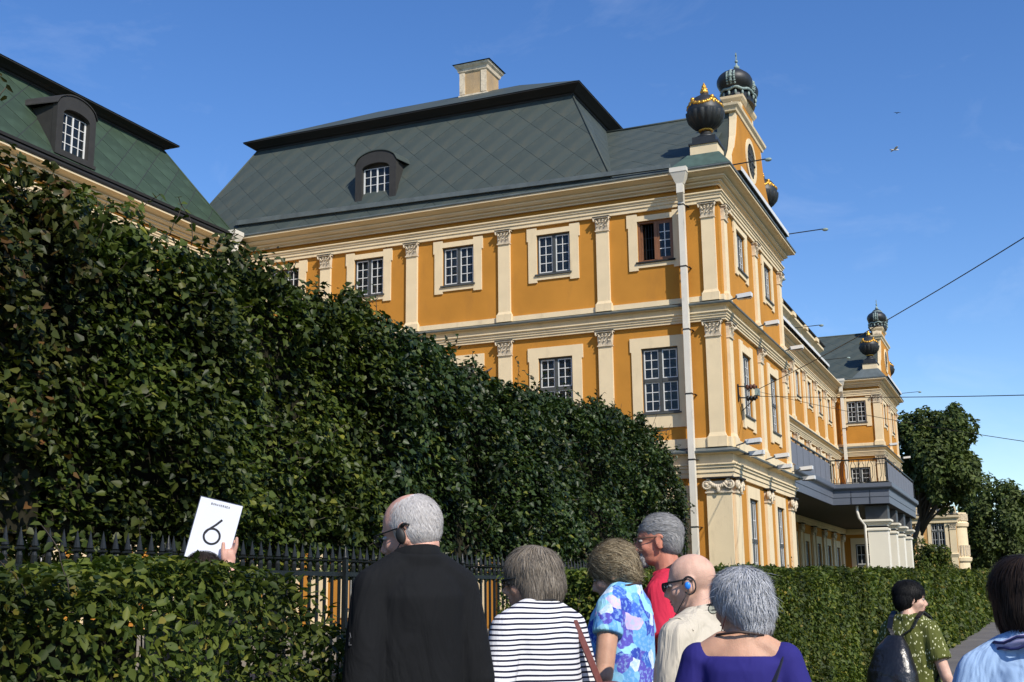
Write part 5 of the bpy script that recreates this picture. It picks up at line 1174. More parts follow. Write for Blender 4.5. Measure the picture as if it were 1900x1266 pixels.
    if lanyard:
        lm, lr, drop = lanyard; b = MB(); pts = []
        for a in np.linspace(-1.0, 1.0, 21):
            th = a*math.pi; fr = .5-.5*math.cos(th); fr = abs(a)**1.6
            y = math.sin(a*math.pi*.93)*.088; x = -.096+.11*abs(a)**1.1+(.16*max(0,abs(a)-.45)/.55); z = 1.512-.03*abs(a)-drop*max(0,abs(a)-.45)**1.25
            pts.append((x*s, y*s, z*s))
        b.tube(pts, lr, 6); b.build('lanyard', lm, t, M)
    if extra: extra(t, M, HM, s, sh)
    return t

SHOE = mat('shoe_leather', (.03,.025,.022), .5, var=.2); EYEW = mat('eye_white', (.34,.32,.30), .4); IRIS = mat('iris', (.03,.03,.03), .2); LIP = mat('lip', (.40,.17,.14), .5, var=.1)
LENSD = mat('dark_lens', (.006,.006,.007), .12, spec=.6); LENS = glass_mat('clear_lens', (.02,.02,.02), .10)
SK1 = skin_mat('fair_pink_skin', (.56,.31,.235)); SK2 = skin_mat('light_tan_skin', (.50,.28,.185)); SK3 = skin_mat('reddened_skin', (.50,.20,.13)); SK4 = skin_mat('pale_skin', (.58,.36,.27))
H_WHITE = hair_mat('white_hair', (.42,.39,.37), (.50,.47,.45), (.58,.56,.54)); H_GREY = hair_mat('grey_hair', (.16,.155,.15), (.27,.265,.26), (.42,.41,.40)); H_SILVER = hair_mat('silver_hair', (.25,.26,.275), (.38,.39,.41), (.56,.57,.60))
H_ASH = hair_mat('ash_blonde_hair', (.11,.09,.07), (.18,.15,.115), (.30,.26,.21)); H_BLONDE = hair_mat('brown_blonde_hair', (.08,.055,.030), (.20,.15,.085), (.44,.36,.23)); H_BLACK = hair_mat('black_hair', (.004,.004,.004), (.006,.006,.006), (.010,.009,.009)); H_BROWN = hair_mat('dark_brown_hair', (.010,.006,.004), (.018,.011,.007), (.034,.021,.014))
C_BLACK = cloth_mat('black_jacket_cloth', (.0065,.007,.008), .9, .55); C_RED = cloth_mat('crimson_cotton', (.50,.024,.055), .9, .5, var=.06); C_BEIGE = cloth_mat('beige_cotton', (.52,.47,.38), .9, .6, fs=9, var=.06); C_BLUE = cloth_mat('royal_blue_jersey', (.022,.019,.145), .85, .3, fs=5); C_DENIM = cloth_mat('pale_denim', (.33,.47,.68), .9, .75, fs=8, var=.08)
P_DARK = cloth_mat('dark_trousers', (.02,.022,.028), .9, .4); P_BEIGE = cloth_mat('beige_trousers', (.35,.3,.22), .9, .4); CORD = mat('black_cord', (.01,.01,.01), .6); BRNSTRAP = mat('dark_brown_strap', (.035,.018,.012), .6)

def ramp_mat(name, build, rough=.9, folds=.4):
    m = cloth_mat(name, (.5,.5,.5), rough, folds); n, l = nodes(m); t = n.new('ShaderNodeTexCoord'); out = build(n, l, t.outputs['Object']); l.new(out, n['Principled BSDF'].inputs['Base Color']); return m
def _stripes(n, l, v):
    sp = n.new('ShaderNodeSeparateXYZ'); l.new(v, sp.inputs[0])
    nz = n.new('ShaderNodeTexNoise'); nz.inputs['Scale'].default_value = 5; nz.inputs['Detail'].default_value = 1; l.new(v, nz.inputs['Vector'])
    a = n.new('ShaderNodeMath'); a.operation = 'MULTIPLY_ADD'; a.inputs[1].default_value = .020; l.new(nz.outputs['Fac'], a.inputs[0]); l.new(sp.outputs['Z'], a.inputs[2])
    d = n.new('ShaderNodeMath'); d.operation = 'DIVIDE'; d.inputs[1].default_value = .0190; l.new(a.outputs[0], d.inputs[0])
    f = n.new('ShaderNodeMath'); f.operation = 'FRACT'; l.new(d.outputs[0], f.inputs[0])
    g = n.new('ShaderNodeMath'); g.operation = 'GREATER_THAN'; g.inputs[1].default_value = .62; l.new(f.outputs[0], g.inputs[0])
    mxx = n.new('ShaderNodeMixRGB'); mxx.inputs['Color1'].default_value = (.70,.70,.72,1); mxx.inputs['Color2'].default_value = (.012,.014,.035,1); l.new(g.outputs[0], mxx.inputs['Fac']); return mxx.outputs[0]
def _floral(n, l, v):
    nz = n.new('ShaderNodeTexNoise'); nz.inputs['Scale'].default_value = 9; nz.inputs['Detail'].default_value = 3; l.new(v, nz.inputs['Vector'])
    ad = n.new('ShaderNodeMixRGB'); ad.blend_type = 'ADD'; ad.inputs['Fac'].default_value = .10; l.new(v, ad.inputs['Color1']); l.new(nz.outputs['Color'], ad.inputs['Color2'])
    vo = n.new('ShaderNodeTexVoronoi'); vo.inputs['Scale'].default_value = 17; l.new(ad.outputs[0], vo.inputs['Vector'])
    se = n.new('ShaderNodeSeparateXYZ'); l.new(vo.outputs['Color'], se.inputs[0])
    cr = n.new('ShaderNodeValToRGB'); cr.color_ramp.interpolation = 'CONSTANT'; e = cr.color_ramp.elements
    cols = [(0,(.12,.34,.66)),(.2,(.035,.07,.40)),(.36,(.22,.50,.72)),(.52,(.62,.72,.80)),(.62,(.10,.09,.46)),(.74,(.30,.62,.70)),(.86,(.05,.13,.50)),(.94,(.55,.45,.68))]
    for i, (p, c) in enumerate(cols):
        x = e[i] if i < 2 else e.new(p); x.position = p; x.color = (*c,1)
    l.new(se.outputs[0], cr.inputs[0])
    n2 = n.new('ShaderNodeTexNoise'); n2.inputs['Scale'].default_value = 60; n2.inputs['Detail'].default_value = 3; l.new(v, n2.inputs['Vector'])
    r2 = n.new('ShaderNodeMapRange'); r2.inputs['From Min'].default_value = .5; r2.inputs['From Max'].default_value = .62; r2.inputs['To Max'].default_value = .55; l.new(n2.outputs['Fac'], r2.inputs['Value'])
    mxx = n.new('ShaderNodeMixRGB'); mxx.inputs['Color2'].default_value = (.30,.52,.78,1); l.new(r2.outputs[0], mxx.inputs['Fac']); l.new(cr.outputs[0], mxx.inputs['Color1']); return mxx.outputs[0]
def _leafprint(n, l, v):
    nz = n.new('ShaderNodeTexNoise'); nz.inputs['Scale'].default_value = 22; l.new(v, nz.inputs['Vector'])
    ad = n.new('ShaderNodeMixRGB'); ad.blend_type = 'ADD'; ad.inputs['Fac'].default_value = .035; l.new(v, ad.inputs['Color1']); l.new(nz.outputs['Color'], ad.inputs['Color2'])
    mp = n.new('ShaderNodeMapping'); mp.inputs['Scale'].default_value = (1,1,.6); mp.inputs['Rotation'].default_value = (.7,.4,.3); l.new(ad.outputs[0], mp.inputs[0])
    vo = n.new('ShaderNodeTexVoronoi'); vo.inputs['Scale'].default_value = 58; l.new(mp.outputs[0], vo.inputs['Vector'])
    g = n.new('ShaderNodeMath'); g.operation = 'LESS_THAN'; g.inputs[1].default_value = .27; l.new(vo.outputs['Distance'], g.inputs[0])
    mxx = n.new('ShaderNodeMixRGB'); mxx.inputs['Color1'].default_value = (.085,.095,.022,1); mxx.inputs['Color2'].default_value = (.55,.55,.33,1); l.new(g.outputs[0], mxx.inputs['Fac']); return mxx.outputs[0]
C_STRIPE = ramp_mat('striped_jersey', _stripes, folds=.25); C_FLORAL = ramp_mat('floral_cotton', _floral, folds=.45); C_LEAF = ramp_mat('leaf_print_cotton', _leafprint)

full = lambda zmin, xmax=.2: (lambda P: (P[:,2] > zmin) & ((P[:,0] < xmax) | (P[:,2] > .05)))
WOMAN = [((-.018,0,.042),(.108,.090,.094)), ((-.058,0,-.004),(.074,.084,.098)), ((-.028,.052,-.004),(.056,.040,.072)), ((-.028,-.052,-.004),(.056,.040,.072))]

# --- man in black jacket
def x_black(t, M, HM, s, sh):
    b = MB(lambda x,y,z: HM @ Vector((x,y,z))); b.ball((-.004,.091,-.014), (.017,.010,.026), 14, 9); b.tube([(-.012,.088,.012),(-.030,.090,.020),(-.040,.086,.012)], .004, 6); b.tube([(-.02+.022*math.cos(a),.089,-.008+.03*math.sin(a)) for a in np.linspace(-.9,2.2,9)], .0032, 5); e = b.build('earpiece', CORD, t, M)
    p = HM @ Vector((-.004,.093,-.03)); q = Vector((.09*s,.07*s,1.40*s)); b = MB(); b.tube([p, p.lerp(q,.4)+Vector((.01,.012,0)), p.lerp(q,.8)+Vector((.02,.01,0)), q], .0022, 5); b.build('cable', CORD, e, M)
    b = MB(); c = sh[1].lerp(sh[(1,'e')],.52)+Vector((-.022,.062,0))*s; b.tube([c+Vector((-.014,.004,-.02)), c+Vector((0,.006,-.022)), c+Vector((.008,.004,0)), c+Vector((-.006,.006,.018)), c+Vector((-.012,.005,.002))], .0022, 4); b.build('sleeve_emblem', mat('grey_thread', (.07,.07,.075), .6), t, M)
def f_short(p): return np.stack([-.4*np.ones(len(p)), .0*p[:,1], -.9*np.ones(len(p))],1)
E1 = [((-.020,0,.024),(.0945,.0805,.0945)), ((-.026,0,.000),(.080,.0805,.075))]
person('man in a black jacket with bald pink crown, white hair and black earpiece', Vector((-30.084, -5.735, 1.723)), 1.90, R(50), hy=R(42), hp=R(14), hr=R(-4), skin=SK1, hairm=H_WHITE, ells=E1, strands=[dict(region=lambda P: (P[:,2] > -.075) & (P[:,0] < .03+.5*np.clip(P[:,2]-.04,0,1)) & (((P[:,0]+.01)**2+P[:,1]**2 > .045**2) | (P[:,2] < .09)), n=9000, length=.030, seed=1, flow=f_short, wid=.0007, lift=.002, jitter=.2)], cloth=C_BLACK, armL=((-.05,.19,1.12),(.02,.19,.87)), armR=((-.05,.19,1.12),(.02,.19,.87)), pants=P_DARK, girth=.90, shw=.78, collar=('stand', C_BLACK), glasses='clear', ease=.020, extra=x_black)

# --- woman in the striped top with satchel
def x_bag(t, M, HM, s, sh):
    LEA = mat('maroon_leather', (.13,.035,.028), .55, var=.2, bump=.2); OLI = mat('olive_canvas', (.05,.045,.03), .85, var=.2, bump=.2)
    q = Vector((-.17*s,-.215*s,1.02*s)); b = MB(); b.ball(q, (.085,.11,.16), 18, 12); b.box(q.x-.07,q.x+.05,q.y-.10,q.y+.10,q.z-.15,q.z+.06); bag = remesh(b, 'satchel', OLI, None, M, .008, 5)
    tag(bag, 'olive canvas satchel with maroon flap hanging behind the striped top', 'bag')
    b = MB(); b.ball(q+Vector((-.012,-.005,.09)), (.094,.118,.085), 18, 12); b.box(q.x-.105,q.x-.055,q.y-.09,q.y+.09,q.z+.0,q.z+.09); remesh(b, 'flap', LEA, bag, M, .008, 5)
    b = MB(); p0 = Vector((.02*s,-.115*s,1.485*s)); pts = [Vector((.12*s,-.10*s,1.33*s)), p0, Vector((-.085*s,-.125*s,1.43*s)), Vector((-.125*s,-.16*s,1.30*s)), q+Vector((.01,.02,.15))]
    for u, v in zip(pts, pts[1:]): b.bar(u, v, .030, .006)
    b.build('strap', LEA, bag, M)
    b = MB(); b.tube([q+Vector((-.11,.03+.018*math.cos(a),-.05+.018*math.sin(a))) for a in np.linspace(0,6.28,12)], .004, 5); b.ball(q+Vector((-.105,-.02,.0)), .008, 8, 6); b.build('buckle', mat('steel_buckle', (.5,.48,.42), .3, metal=.9), bag, M)
def f_bob(p): return np.stack([-.15+0*p[:,0], .0*p[:,1], -1.0+0*p[:,0]],1)
E2 = [((-.018,0,.040),(.112,.094,.096)), ((-.060,0,-.014),(.078,.088,.100)), ((-.024,.055,-.012),(.064,.042,.082)), ((-.024,-.055,-.012),(.064,.042,.082))]
person('woman in navy and white striped top with ash-grey bob and sunglasses', Vector((-29.415, -5.913, 1.557)), 1.71, R(64), hy=R(42), hp=R(6), skin=SK2, hairm=H_ASH, ells=E2, strands=[dict(region=full(-.11), n=8000, length=.09, seed=2, flow=f_bob, wid=.0011, lift=.006, jitter=.28, wave=.12)], cloth=C_STRIPE, sleeve='threeq', armL=((-.06,.275,1.12),(.06,.27,.90)), pants=P_DARK, girth=1.06, shw=.98, female=True, collar=('band', CORD), glasses='sun', ease=.016, extra=x_bag)

# --- woman in the floral shirt
def f_swept(p): return np.stack([-.8+0*p[:,0], .35*np.sign(p[:,1]), -.35+0*p[:,0]],1)
E3 = [((-.018,0,.042),(.108,.090,.092)), ((-.054,0,.002),(.070,.078,.090)), ((-.016,.046,.010),(.058,.040,.060)), ((-.016,-.046,.010),(.058,.040,.060))]
def x_floral(t, M, HM, s, sh):
    pass
person('woman in blue floral shirt with brown-blonde hair, head bowed', Vector((-28.566, -5.971, 1.596)), 1.79, R(86), hy=R(8), hp=R(24), skin=SK2, hairm=H_BLONDE, ells=E3, strands=[dict(region=full(-.1), n=7500, length=.07, seed=3, flow=f_swept, wid=.0012, lift=.011, jitter=.4, wave=.5, whorl=(.02,0,.13))], cloth=C_FLORAL, sleeve='short', armL=((-.02,.265,1.13),(.14,.22,.98)), armR=((-.03,.235,1.10),(.14,.20,.95)), pants=P_BEIGE, girth=1.0, shw=.94, female=True, lanyard=(BRNSTRAP,.006,.9), ease=.012, slf=.40, extra=x_floral)

# --- bearded man in crimson
def x_red(t, M, HM, s, sh):
    LC = lambda x,y,z: HM @ Vector((x,y,z))
    be = [((.069,0,-.102),(.024,.027,.021)), ((.0945,0,-.0555),(.0105,.026,.0075)), ((.074,.024,-.080),(.014,.010,.026)), ((.074,-.024,-.080),(.014,.010,.026))]
    b = MB(LC)
    for c, r_ in be: b.ball(c, r_, 14, 9)
    remesh(b, 'beard', H_GREY, t, M, .005, 2)
    hair_strands('beard', t, M @ HM, be, lambda P: P[:,0] > .04, 1400, .014, H_GREY, 44, lambda p: np.stack([.3+0*p[:,0],0*p[:,1],-1+0*p[:,0]],1), .0008, .002)
    b = MB()
    pts = [Vector((.10*s,.03*s,1.33*s)), Vector((.045*s,.075*s,1.47*s)), Vector((-.06*s,.07*s,1.53*s)), Vector((-.095*s,0,1.535*s)), Vector((-.06*s,-.07*s,1.53*s)), Vector((.05*s,-.08*s,1.46*s)), Vector((.12*s,-.04*s,1.3*s))]
    for u, v in zip(pts, pts[1:]): b.bar(u, v, .012, .034)
    b.build('camera_strap', BRNSTRAP, t, M)
def f_back(p): return np.stack([-.95+0*p[:,0], .1*np.sign(p[:,1]), -.25-.8*(p[:,2] < .03)],1)
E4 = [((-.018,0,.040),(.104,.083,.086)), ((-.050,0,.0),(.068,.078,.080)), ((-.030,.036,.020),(.060,.046,.050)), ((-.030,-.036,.020),(.060,.046,.050))]
person('bearded man in crimson shirt with grey hair and thin glasses, in profile', Vector((-28.023, -6.028, 1.757)), 1.86, R(92), hy=R(14), hp=R(2), skin=SK3, hairm=H_GREY, ells=E4, strands=[dict(region=lambda P: (P[:,2] > -.08) & ((P[:,0] < .0) | (P[:,2] > .055)), n=7500, length=.045, seed=4, flow=f_back, wid=.0009, lift=.005, jitter=.25, whorl=(.09,0,.10))], cloth=C_RED, sleeve='short', armL=((-.06,.25,1.12),(.17,.16,1.03)), armR=((-.06,.25,1.12),(.17,.16,1.03)), pants=P_DARK, girth=1.08, collar=('fold', C_RED), glasses='clear', gcol=mat('bronze_frame', (.08,.05,.03), .4), ease=.024, extra=x_red)

# --- bald man in beige
def x_bald(t, M, HM, s, sh):
    hb = MB(lambda x,y,z: HM @ Vector((x,y,z))); hb.ball((-.004,.090,-.012), (.0125,.008,.0155), 16, 10); e = hb.build('earpiece', mat('bright_blue_plastic', (.02,.22,.78), .35), t, M)
    hb = MB(lambda x,y,z: HM @ Vector((x,y,z))); hb.tube([(-.010+.027*math.cos(a),.088,-.012+.036*math.sin(a)) for a in np.linspace(.2,5.6,16)], .0032, 6); p = HM @ Vector((-.006,.093,-.03)); hb.T = None; q = Vector((.07*s,.085*s,1.43*s)); hb.tube([p, p.lerp(q,.35)+Vector((.0,.014,0)), p.lerp(q,.75)+Vector((.01,.016,0)), q], .002, 5); hb.build('cable', CORD, e, M)
    b = MB(); S0 = sh[1]
    b.tube([(S0.x-.07,S0.y-.012,S0.z+.028),(S0.x-.02,S0.y+.005,S0.z+.075),(S0.x+.03,S0.y,S0.z+.07),(S0.x+.07,S0.y-.02,S0.z+.02)], .003, 4); b.build('shoulder_seam', C_BEIGE, t, M)
person('bald man in beige shirt with black sunglasses and bright blue earpiece', Vector((-29.164, -6.492, 1.538)), 1.66, R(70), hy=R(24), hp=R(8), skin=SK4, hairm=H_WHITE, ells=None, base=False, cloth=C_BEIGE, sleeve='long', pants=P_BEIGE, girth=1.12, shw=.98, collar=('fold', C_BEIGE), glasses='sun', lanyard=(CORD,.007,.9), ease=.026, extra=x_bald)

# --- silver-haired woman in royal blue
def x_blue(t, M, HM, s, sh):
    b = MB(); pts = [Vector((.10*s,-.13*s,1.36*s)), Vector((.0,-.15*s,1.452*s)), Vector((-.075*s,-.145*s,1.425*s)), Vector((-.135*s,-.10*s,1.30*s)), Vector((-.150*s,-.03*s,1.12*s)), Vector((-.14*s,.05*s,.98*s))]
    for u, v in zip(pts, pts[1:]): b.bar(u, v, .016, .005)
    b.build('bag_strap', mat('dark_blue_strap', (.012,.014,.03), .7), t, M)
    b = MB(); p = HM @ Vector((-.012,.083,-.03)); q = Vector((.06*s,.075*s,1.42*s)); b.tube([p, p.lerp(q,.5)+Vector((.004,.012,0)), q], .002, 5); b.build('cable', mat('red_cable', (.25,.05,.03), .5), t, M)
def f_silver(p): return np.stack([-.35+0*p[:,0], .25*np.sign(p[:,1]), -.85+0*p[:,0]],1)
E6 = [((-.018,0,.042),(.112,.096,.096)), ((-.058,0,-.006),(.078,.086,.096)), ((-.040,.048,.006),(.058,.046,.070)), ((-.040,-.048,.006),(.058,.046,.070)), ((-.072,0,-.070),(.044,.060,.050))]
person('silver-haired woman in royal blue wide-necked top, seen from behind', Vector((-29.782, -6.823, 1.458)), 1.59, R(10), hy=R(48), hp=R(6), skin=SK2, hairm=H_SILVER, ells=E6, strands=[dict(region=full(-.12,.06), n=9000, length=.075, seed=6, flow=f_silver, wid=.0011, lift=.012, jitter=.38, wave=.35)], cloth=C_BLUE, sleeve='long', pants=P_DARK, girth=.98, shw=.88, female=True, neck_top=[(-.010,0,1.405,.106,.172),(-.016,0,1.428,.092,.120)], glasses='clear', lanyard=(BRNSTRAP,.005,.9), ease=.016, extra=x_blue)

# --- woman with backpack
def x_pack(t, M, HM, s, sh):
    LEA = mat('black_soft_leather', (.010,.010,.012), .32, spec=.6, var=.2, bump=.5, bscale=18); q = Vector((-.205*s,.055*s,1.15*s)); b = MB()
    ring_loft(b, [(q.x,q.y,q.z-.24,.085,.15),(q.x-.01,q.y,q.z-.16,.11,.175),(q.x-.005,q.y,q.z-.02,.10,.16),(q.x+.02,q.y,q.z+.12,.07,.11),(q.x+.05,q.y-.01,q.z+.20,.03,.05)], 22); b.ball((q.x-.08,q.y+.01,q.z-.12),(.05,.10,.09),14,9); bag = remesh(b, 'backpack', LEA, None, M, .009, 5); tag(bag, 'black soft leather backpack worn over the olive leaf-print dress', 'backpack')
    b = MB()
    for sg in (1, -1):
        pts = [Vector((q.x+.05,q.y*.6+.02*sg,q.z+.19)), Vector((-.125*s,sg*.085*s+.01,1.42*s)), Vector((-.085*s,sg*.100*s,1.492*s)), Vector((-.02*s,sg*.105*s,1.535*s)), Vector((.06*s,sg*.115*s,1.495*s)), Vector((.135*s,sg*.13*s,1.34*s)), Vector((.02*s,sg*.185*s,1.13*s)), Vector((-.13*s,sg*.15*s,.98*s))]
        for u, v in zip(pts, pts[1:]): b.bar(u, v, .034, .007)
    b.build('strap', LEA, bag, M)
    b = MB()
    for k in range(7): b.ball((q.x-.105+.01*abs(k-3),q.y-.09+.03*k,q.z-.20), .005, 6, 5)
    b.build('stud', mat('bright_stud', (.6,.6,.6), .25, metal=.9), bag, M)
E7 = [((-.018,0,.040),(.112,.092,.094)), ((-.052,0,-.006),(.074,.084,.094)), ((-.030,-.040,.004),(.052,.050,.060)), ((-.030,.040,.004),(.052,.050,.060))]
person('woman in olive leaf-print dress with short black hair, face turned right', Vector((-25.652, -6.992, 1.448)), 1.56, R(-22), hy=R(-50), hp=R(4), skin=SK4, hairm=H_BLACK, ells=E7, strands=[dict(region=full(-.1,.03), n=4500, length=.05, seed=7, flow=f_silver, wid=.0013, lift=.005)], cloth=C_LEAF, sleeve='short', armL=((-.02,.24,1.12),(.10,.22,.92)), armR=((-.03,.25,1.10),(.07,.29,.86)), pants=C_LEAF, girth=.98, shw=.85, female=True, collar=('band', C_LEAF), ease=.022, extra=x_pack, hem=.55)

# --- person in pale denim at the right edge
def x_denim(t, M, HM, s, sh):
    SC = mat('lavender_scarf', (.42,.40,.60), .9, var=.3, vscale=25); NV = mat('navy_cord', (.015,.02,.10), .7)
    b = MB(); b.tube([((-.026+.092*math.cos(a))*s,.100*math.sin(a)*s,(1.478-.03*math.cos(a)+.004*math.sin(5*a))*s) for a in np.linspace(.6,5.7,26)], .014, 8); o = b.build('scarf', SC, t, M)
    b = MB()
    for dz in (.012,-.010): b.tube([((-.026+.105*math.cos(a))*s,.113*math.sin(a)*s,(1.474+dz-.03*math.cos(a)+.006*math.sin(7*a+dz*90))*s) for a in np.linspace(.8,5.5,26)], .004, 5)
    b.build('cord', NV, o, M)
    b = MB()                                                      # yoke seam and pleat of the shirt back
    b.tube([(-.132*s,y*s,(1.345-.10*y*y)*s) for y in np.linspace(-.16,.16,12)], .003, 4); b.build('yoke_seam', C_DENIM, t, M)
E8 = [((-.018,0,.042),(.114,.096,.098)), ((-.058,0,-.012),(.080,.090,.104)), ((-.024,.054,-.010),(.066,.042,.088)), ((-.024,-.054,-.010),(.066,.042,.088)), ((-.066,0,-.085),(.046,.060,.05))]
person('person in pale blue denim shirt with dark brown hair at the right edge', Vector((-30.291, -7.716, 1.463)), 1.59, R(8), hy=R(10), hp=R(4), skin=SK2, hairm=H_BROWN, ells=E8, strands=[dict(region=full(-.13,.1), n=9000, length=.095, seed=8, flow=f_bob, wid=.0009, lift=.005, jitter=.18)], cloth=C_DENIM, sleeve='long', pants=P_DARK, girth=.95, shw=.83, female=True, collar=('fold', C_DENIM), ease=.024, extra=x_denim)

# --- the guide behind the hedge, arm raised with the number sign
SIGN_C = Vector((-28.945, -4.033, 1.826)); _vd = Vector((0.7980, 0.6004, 0.0527))      # the card faces the group
def x_guide(t, M, HM, s, sh): pass
ge = Vector((-29.117, -4.103, 1.592)); gy = R(40)
fx = Vector((math.cos(gy),math.sin(gy),0)); lf = Vector((-math.sin(gy),math.cos(gy),0)); gs = 1.68/1.75
HANDP = Vector((-28.918, -4.109, 1.655))
pos = Vector((ge.x,ge.y,0))-fx*.035*gs; loc = lambda v: ((v-pos).dot(fx)/gs, (v-pos).dot(lf)/gs, v.z/gs)
hx = loc(HANDP)
E9 = [((-.018,0,.040),(.112,.094,.096)), ((-.058,0,-.012),(.078,.088,.100)), ((-.024,.054,-.010),(.064,.042,.080)), ((-.024,-.054,-.010),(.064,.042,.080))]
person('guide behind the hedge with only dark hair and a raised hand showing', ge, 1.68, gy, hy=R(12), skin=SK1, hairm=H_BROWN, ells=E9, strands=[dict(region=full(-.1,.1), n=2200, length=.07, seed=12, flow=f_bob, wid=.002)], cloth=C_BLACK, sleeve='threeq', armR=((hx[0]-.06, -hx[1]+.10, hx[2]-.24), (hx[0], -hx[1], hx[2]-.02)), pants=P_DARK, female=True, ease=.016, hands=False)
g = [o for o in COL.objects if o.name.startswith('person')][-1]
b = MB(); rt = _vd.cross(Vector((-0.1851, -0.0915, 0.9785))).normalized(); up = rt.cross(_vd).normalized()
c = HANDP+up*.035; rot = Matrix((up, rt, -_vd)).transposed(); b.ball(c, (.050,.036,.020), 12, 9, rot); capsule(b, HANDP-up*.04, HANDP+up*.01, .027, .026)
capsule(b, c+up*.000-rt*.022-_vd*.010, c+up*.040-rt*.026-_vd*.006, .0135, .0118); capsule(b, c+up*.040-rt*.026-_vd*.006, c+up*.074-rt*.024-_vd*.004, .0118, .0092)   # thumb in front of the card
for i, (o, L) in enumerate(((.026,.074),(.020,.066),(.012,.058),(.002,.050))):
    p = c+up*(.026-.006*i)+rt*o+_vd*(.012*i); q = p+up*L*.5+rt*(.012-.004*i)+_vd*.012*(i > 0); w_ = q+up*L*.45+rt*.002+_vd*(.030 if i else .004); capsule(b, p, q, .0112, .0102); capsule(b, q, w_, .0102, .0082)
remesh(b, 'hand', SK1, g, Matrix.Identity(4), .0045, 2)
# sign
th = R(-15.5); sx = rt*math.cos(th)+up*math.sin(th); sy = -rt*math.sin(th)+up*math.cos(th); SM = Matrix(((sx.x,sy.x,-_vd.x,SIGN_C.x),(sx.y,sy.y,-_vd.y,SIGN_C.y),(sx.z,sy.z,-_vd.z,SIGN_C.z),(0,0,0,1)))
WPAPER = mat('white_card', (.70,.72,.80), .6, var=.03); INK = mat('black_ink', (.012,.012,.016), .6)
b = MB(); b.box(-.107,.107,-.152,.152,-.003,0); sg_ = b.build('number_sign', mat('dark_card_edge', (.03,.04,.07), .7), None, SM); tag(sg_, 'white card with a large black 6 held up above the hedge', 'sign')
b = MB(); b.box(-.103,.105,-.152,.148,0,.0008); b.build('card', WPAPER, sg_, SM)
b = MB(); n = 30; cx, cy, r1 = -.002,-.028,.0385
arc = [(cx+r1*math.cos(a), cy+r1*.97*math.sin(a)) for a in np.linspace(0, 2*math.pi, n+1)]
def stroke(b, pts, w0, w1, z0=.0009, z1=.0016):
    for i in range(len(pts)-1):
        p, q = Vector((*pts[i],0)), Vector((*pts[i+1],0)); d = (q-p).normalized(); nn = Vector((-d.y,d.x,0)); a0 = w0+(w1-w0)*i/(len(pts)-1); p2 = p-d*.0006; q2 = q+d*.0006
        b.add([(*(p2+nn*a0/2).xy,z1),(*(p2-nn*a0/2).xy,z1),(*(q2-nn*a0/2).xy,z1),(*(q2+nn*a0/2).xy,z1)], [(0,1,2,3)])
stroke(b, arc, .0105, .0105); stroke(b, [(cx-.0365,cy+.008),(cx-.026,cy+.026),(cx+.005,cy+.058),(cx+.028,cy+.088)], .0100, .0110, z1=.0018); b.build('numeral', INK, sg_, SM)
def letter(ch):
    L = {'B':[[(0,0),(0,1),(.5,1),(.6,.75),(.5,.52),(0,.52)],[(.5,.52),(.66,.25),(.5,0),(0,0)]],'O':[[(.33,0),(.05,.2),(.05,.8),(.33,1),(.6,.8),(.6,.2),(.33,0)]],'N':[[(0,0),(0,1),(.6,0),(.6,1)]],'A':[[(0,0),(.32,1),(.64,0)],[(.12,.38),(.52,.38)]],'V':[[(0,1),(.32,0),(.64,1)]],'E':[[(.6,1),(0,1),(0,0),(.6,0)],[(0,.52),(.5,.52)]],'R':[[(0,0),(0,1),(.5,1),(.62,.75),(.5,.5),(0,.5)],[(.3,.5),(.62,0)]],'S':[[(.6,.85),(.33,1),(.05,.8),(.15,.58),(.5,.42),(.6,.2),(.33,0),(.02,.15)]]}
    return L[ch]
b = MB(); x = -.046; lh = .0088
for ch in 'BONAVERSEA':
    for st in letter(ch): stroke(b, [(x+p[0]*lh, .122+p[1]*lh) for p in st], .0017, .0017)
    x += lh*1.08
b.build('heading', INK, sg_, SM)

# ------------------------------------------------------------------ floodlights, cable bracket, overhead cables, birds
def floodlight(x, y, z, label, out=(0,-1), drop=0):
    t = thing('floodlight', label, 'floodlight', (x, y, z), math.atan2(out[1], out[0]), 'white floodlights on the ledges'); M = WM[t.name]
    b = MB(); b.frus([(.06,-.10,.02),(.06,.10,.02),(.06,.10,.14),(.06,-.10,.14)], [(.50,-.12,.05),(.50,.12,.05),(.50,.12,.17),(.50,-.12,.17)]); b.build('housing', WHITE, t, M)
    b = MB(); b.box(.07,.46,-.09,.09,.0,.018); b.build('lens', LENSD, t, M)
    b = MB(); b.bar((-.25,0,-.02 if not drop else .08), (.10,0,.08), .035); b.box(.04,.09,-.13,.13,.04,.10); b.build('bracket', LEAD, t, M)
where = {'up': [(.15, 'at the palace corner'), (4.15, 'between the two upper south windows'), (8.55, 'at the far end of the near pavilion')]}
for x, wtx in where['up']: floodlight(x, -.34, 9.86, 'white floodlight on the upper ledge, ' + wtx)
for x, wtx in ((.25, 'at the corner'), (4.45, 'by the middle pilaster'), (8.9, 'by the balcony')):
    floodlight(x, -.36, 5.62, 'white floodlight standing on the ledge over the scrolled capitals, ' + wtx); floodlight(x+.25, -.38, 5.30, 'white floodlight hung just below the ledge over the scrolled capitals, ' + wtx, drop=1)
floodlight(40.2, -.3, 9.86, 'small white floodlight on the far pavilion corner ledge'); floodlight(48.2, -.3, 9.86, 'small white floodlight at the far end of the far pavilion ledge')
def light_arm(x, y, z, L, label):
    t = thing('light_arm', label, 'lamp arm', (x, y, z), 0, 'thin lamp arms above the eaves'); b = MB(); b.bar((x,y,z), (x,y-L,z+.03), .03); b.build('arm', BLACKM, t)
    b = MB(); b.ball((x,y-L-.08,z+.0), (.06,.11,.06), 10, 7); b.build('lamp_head', VERD, t)
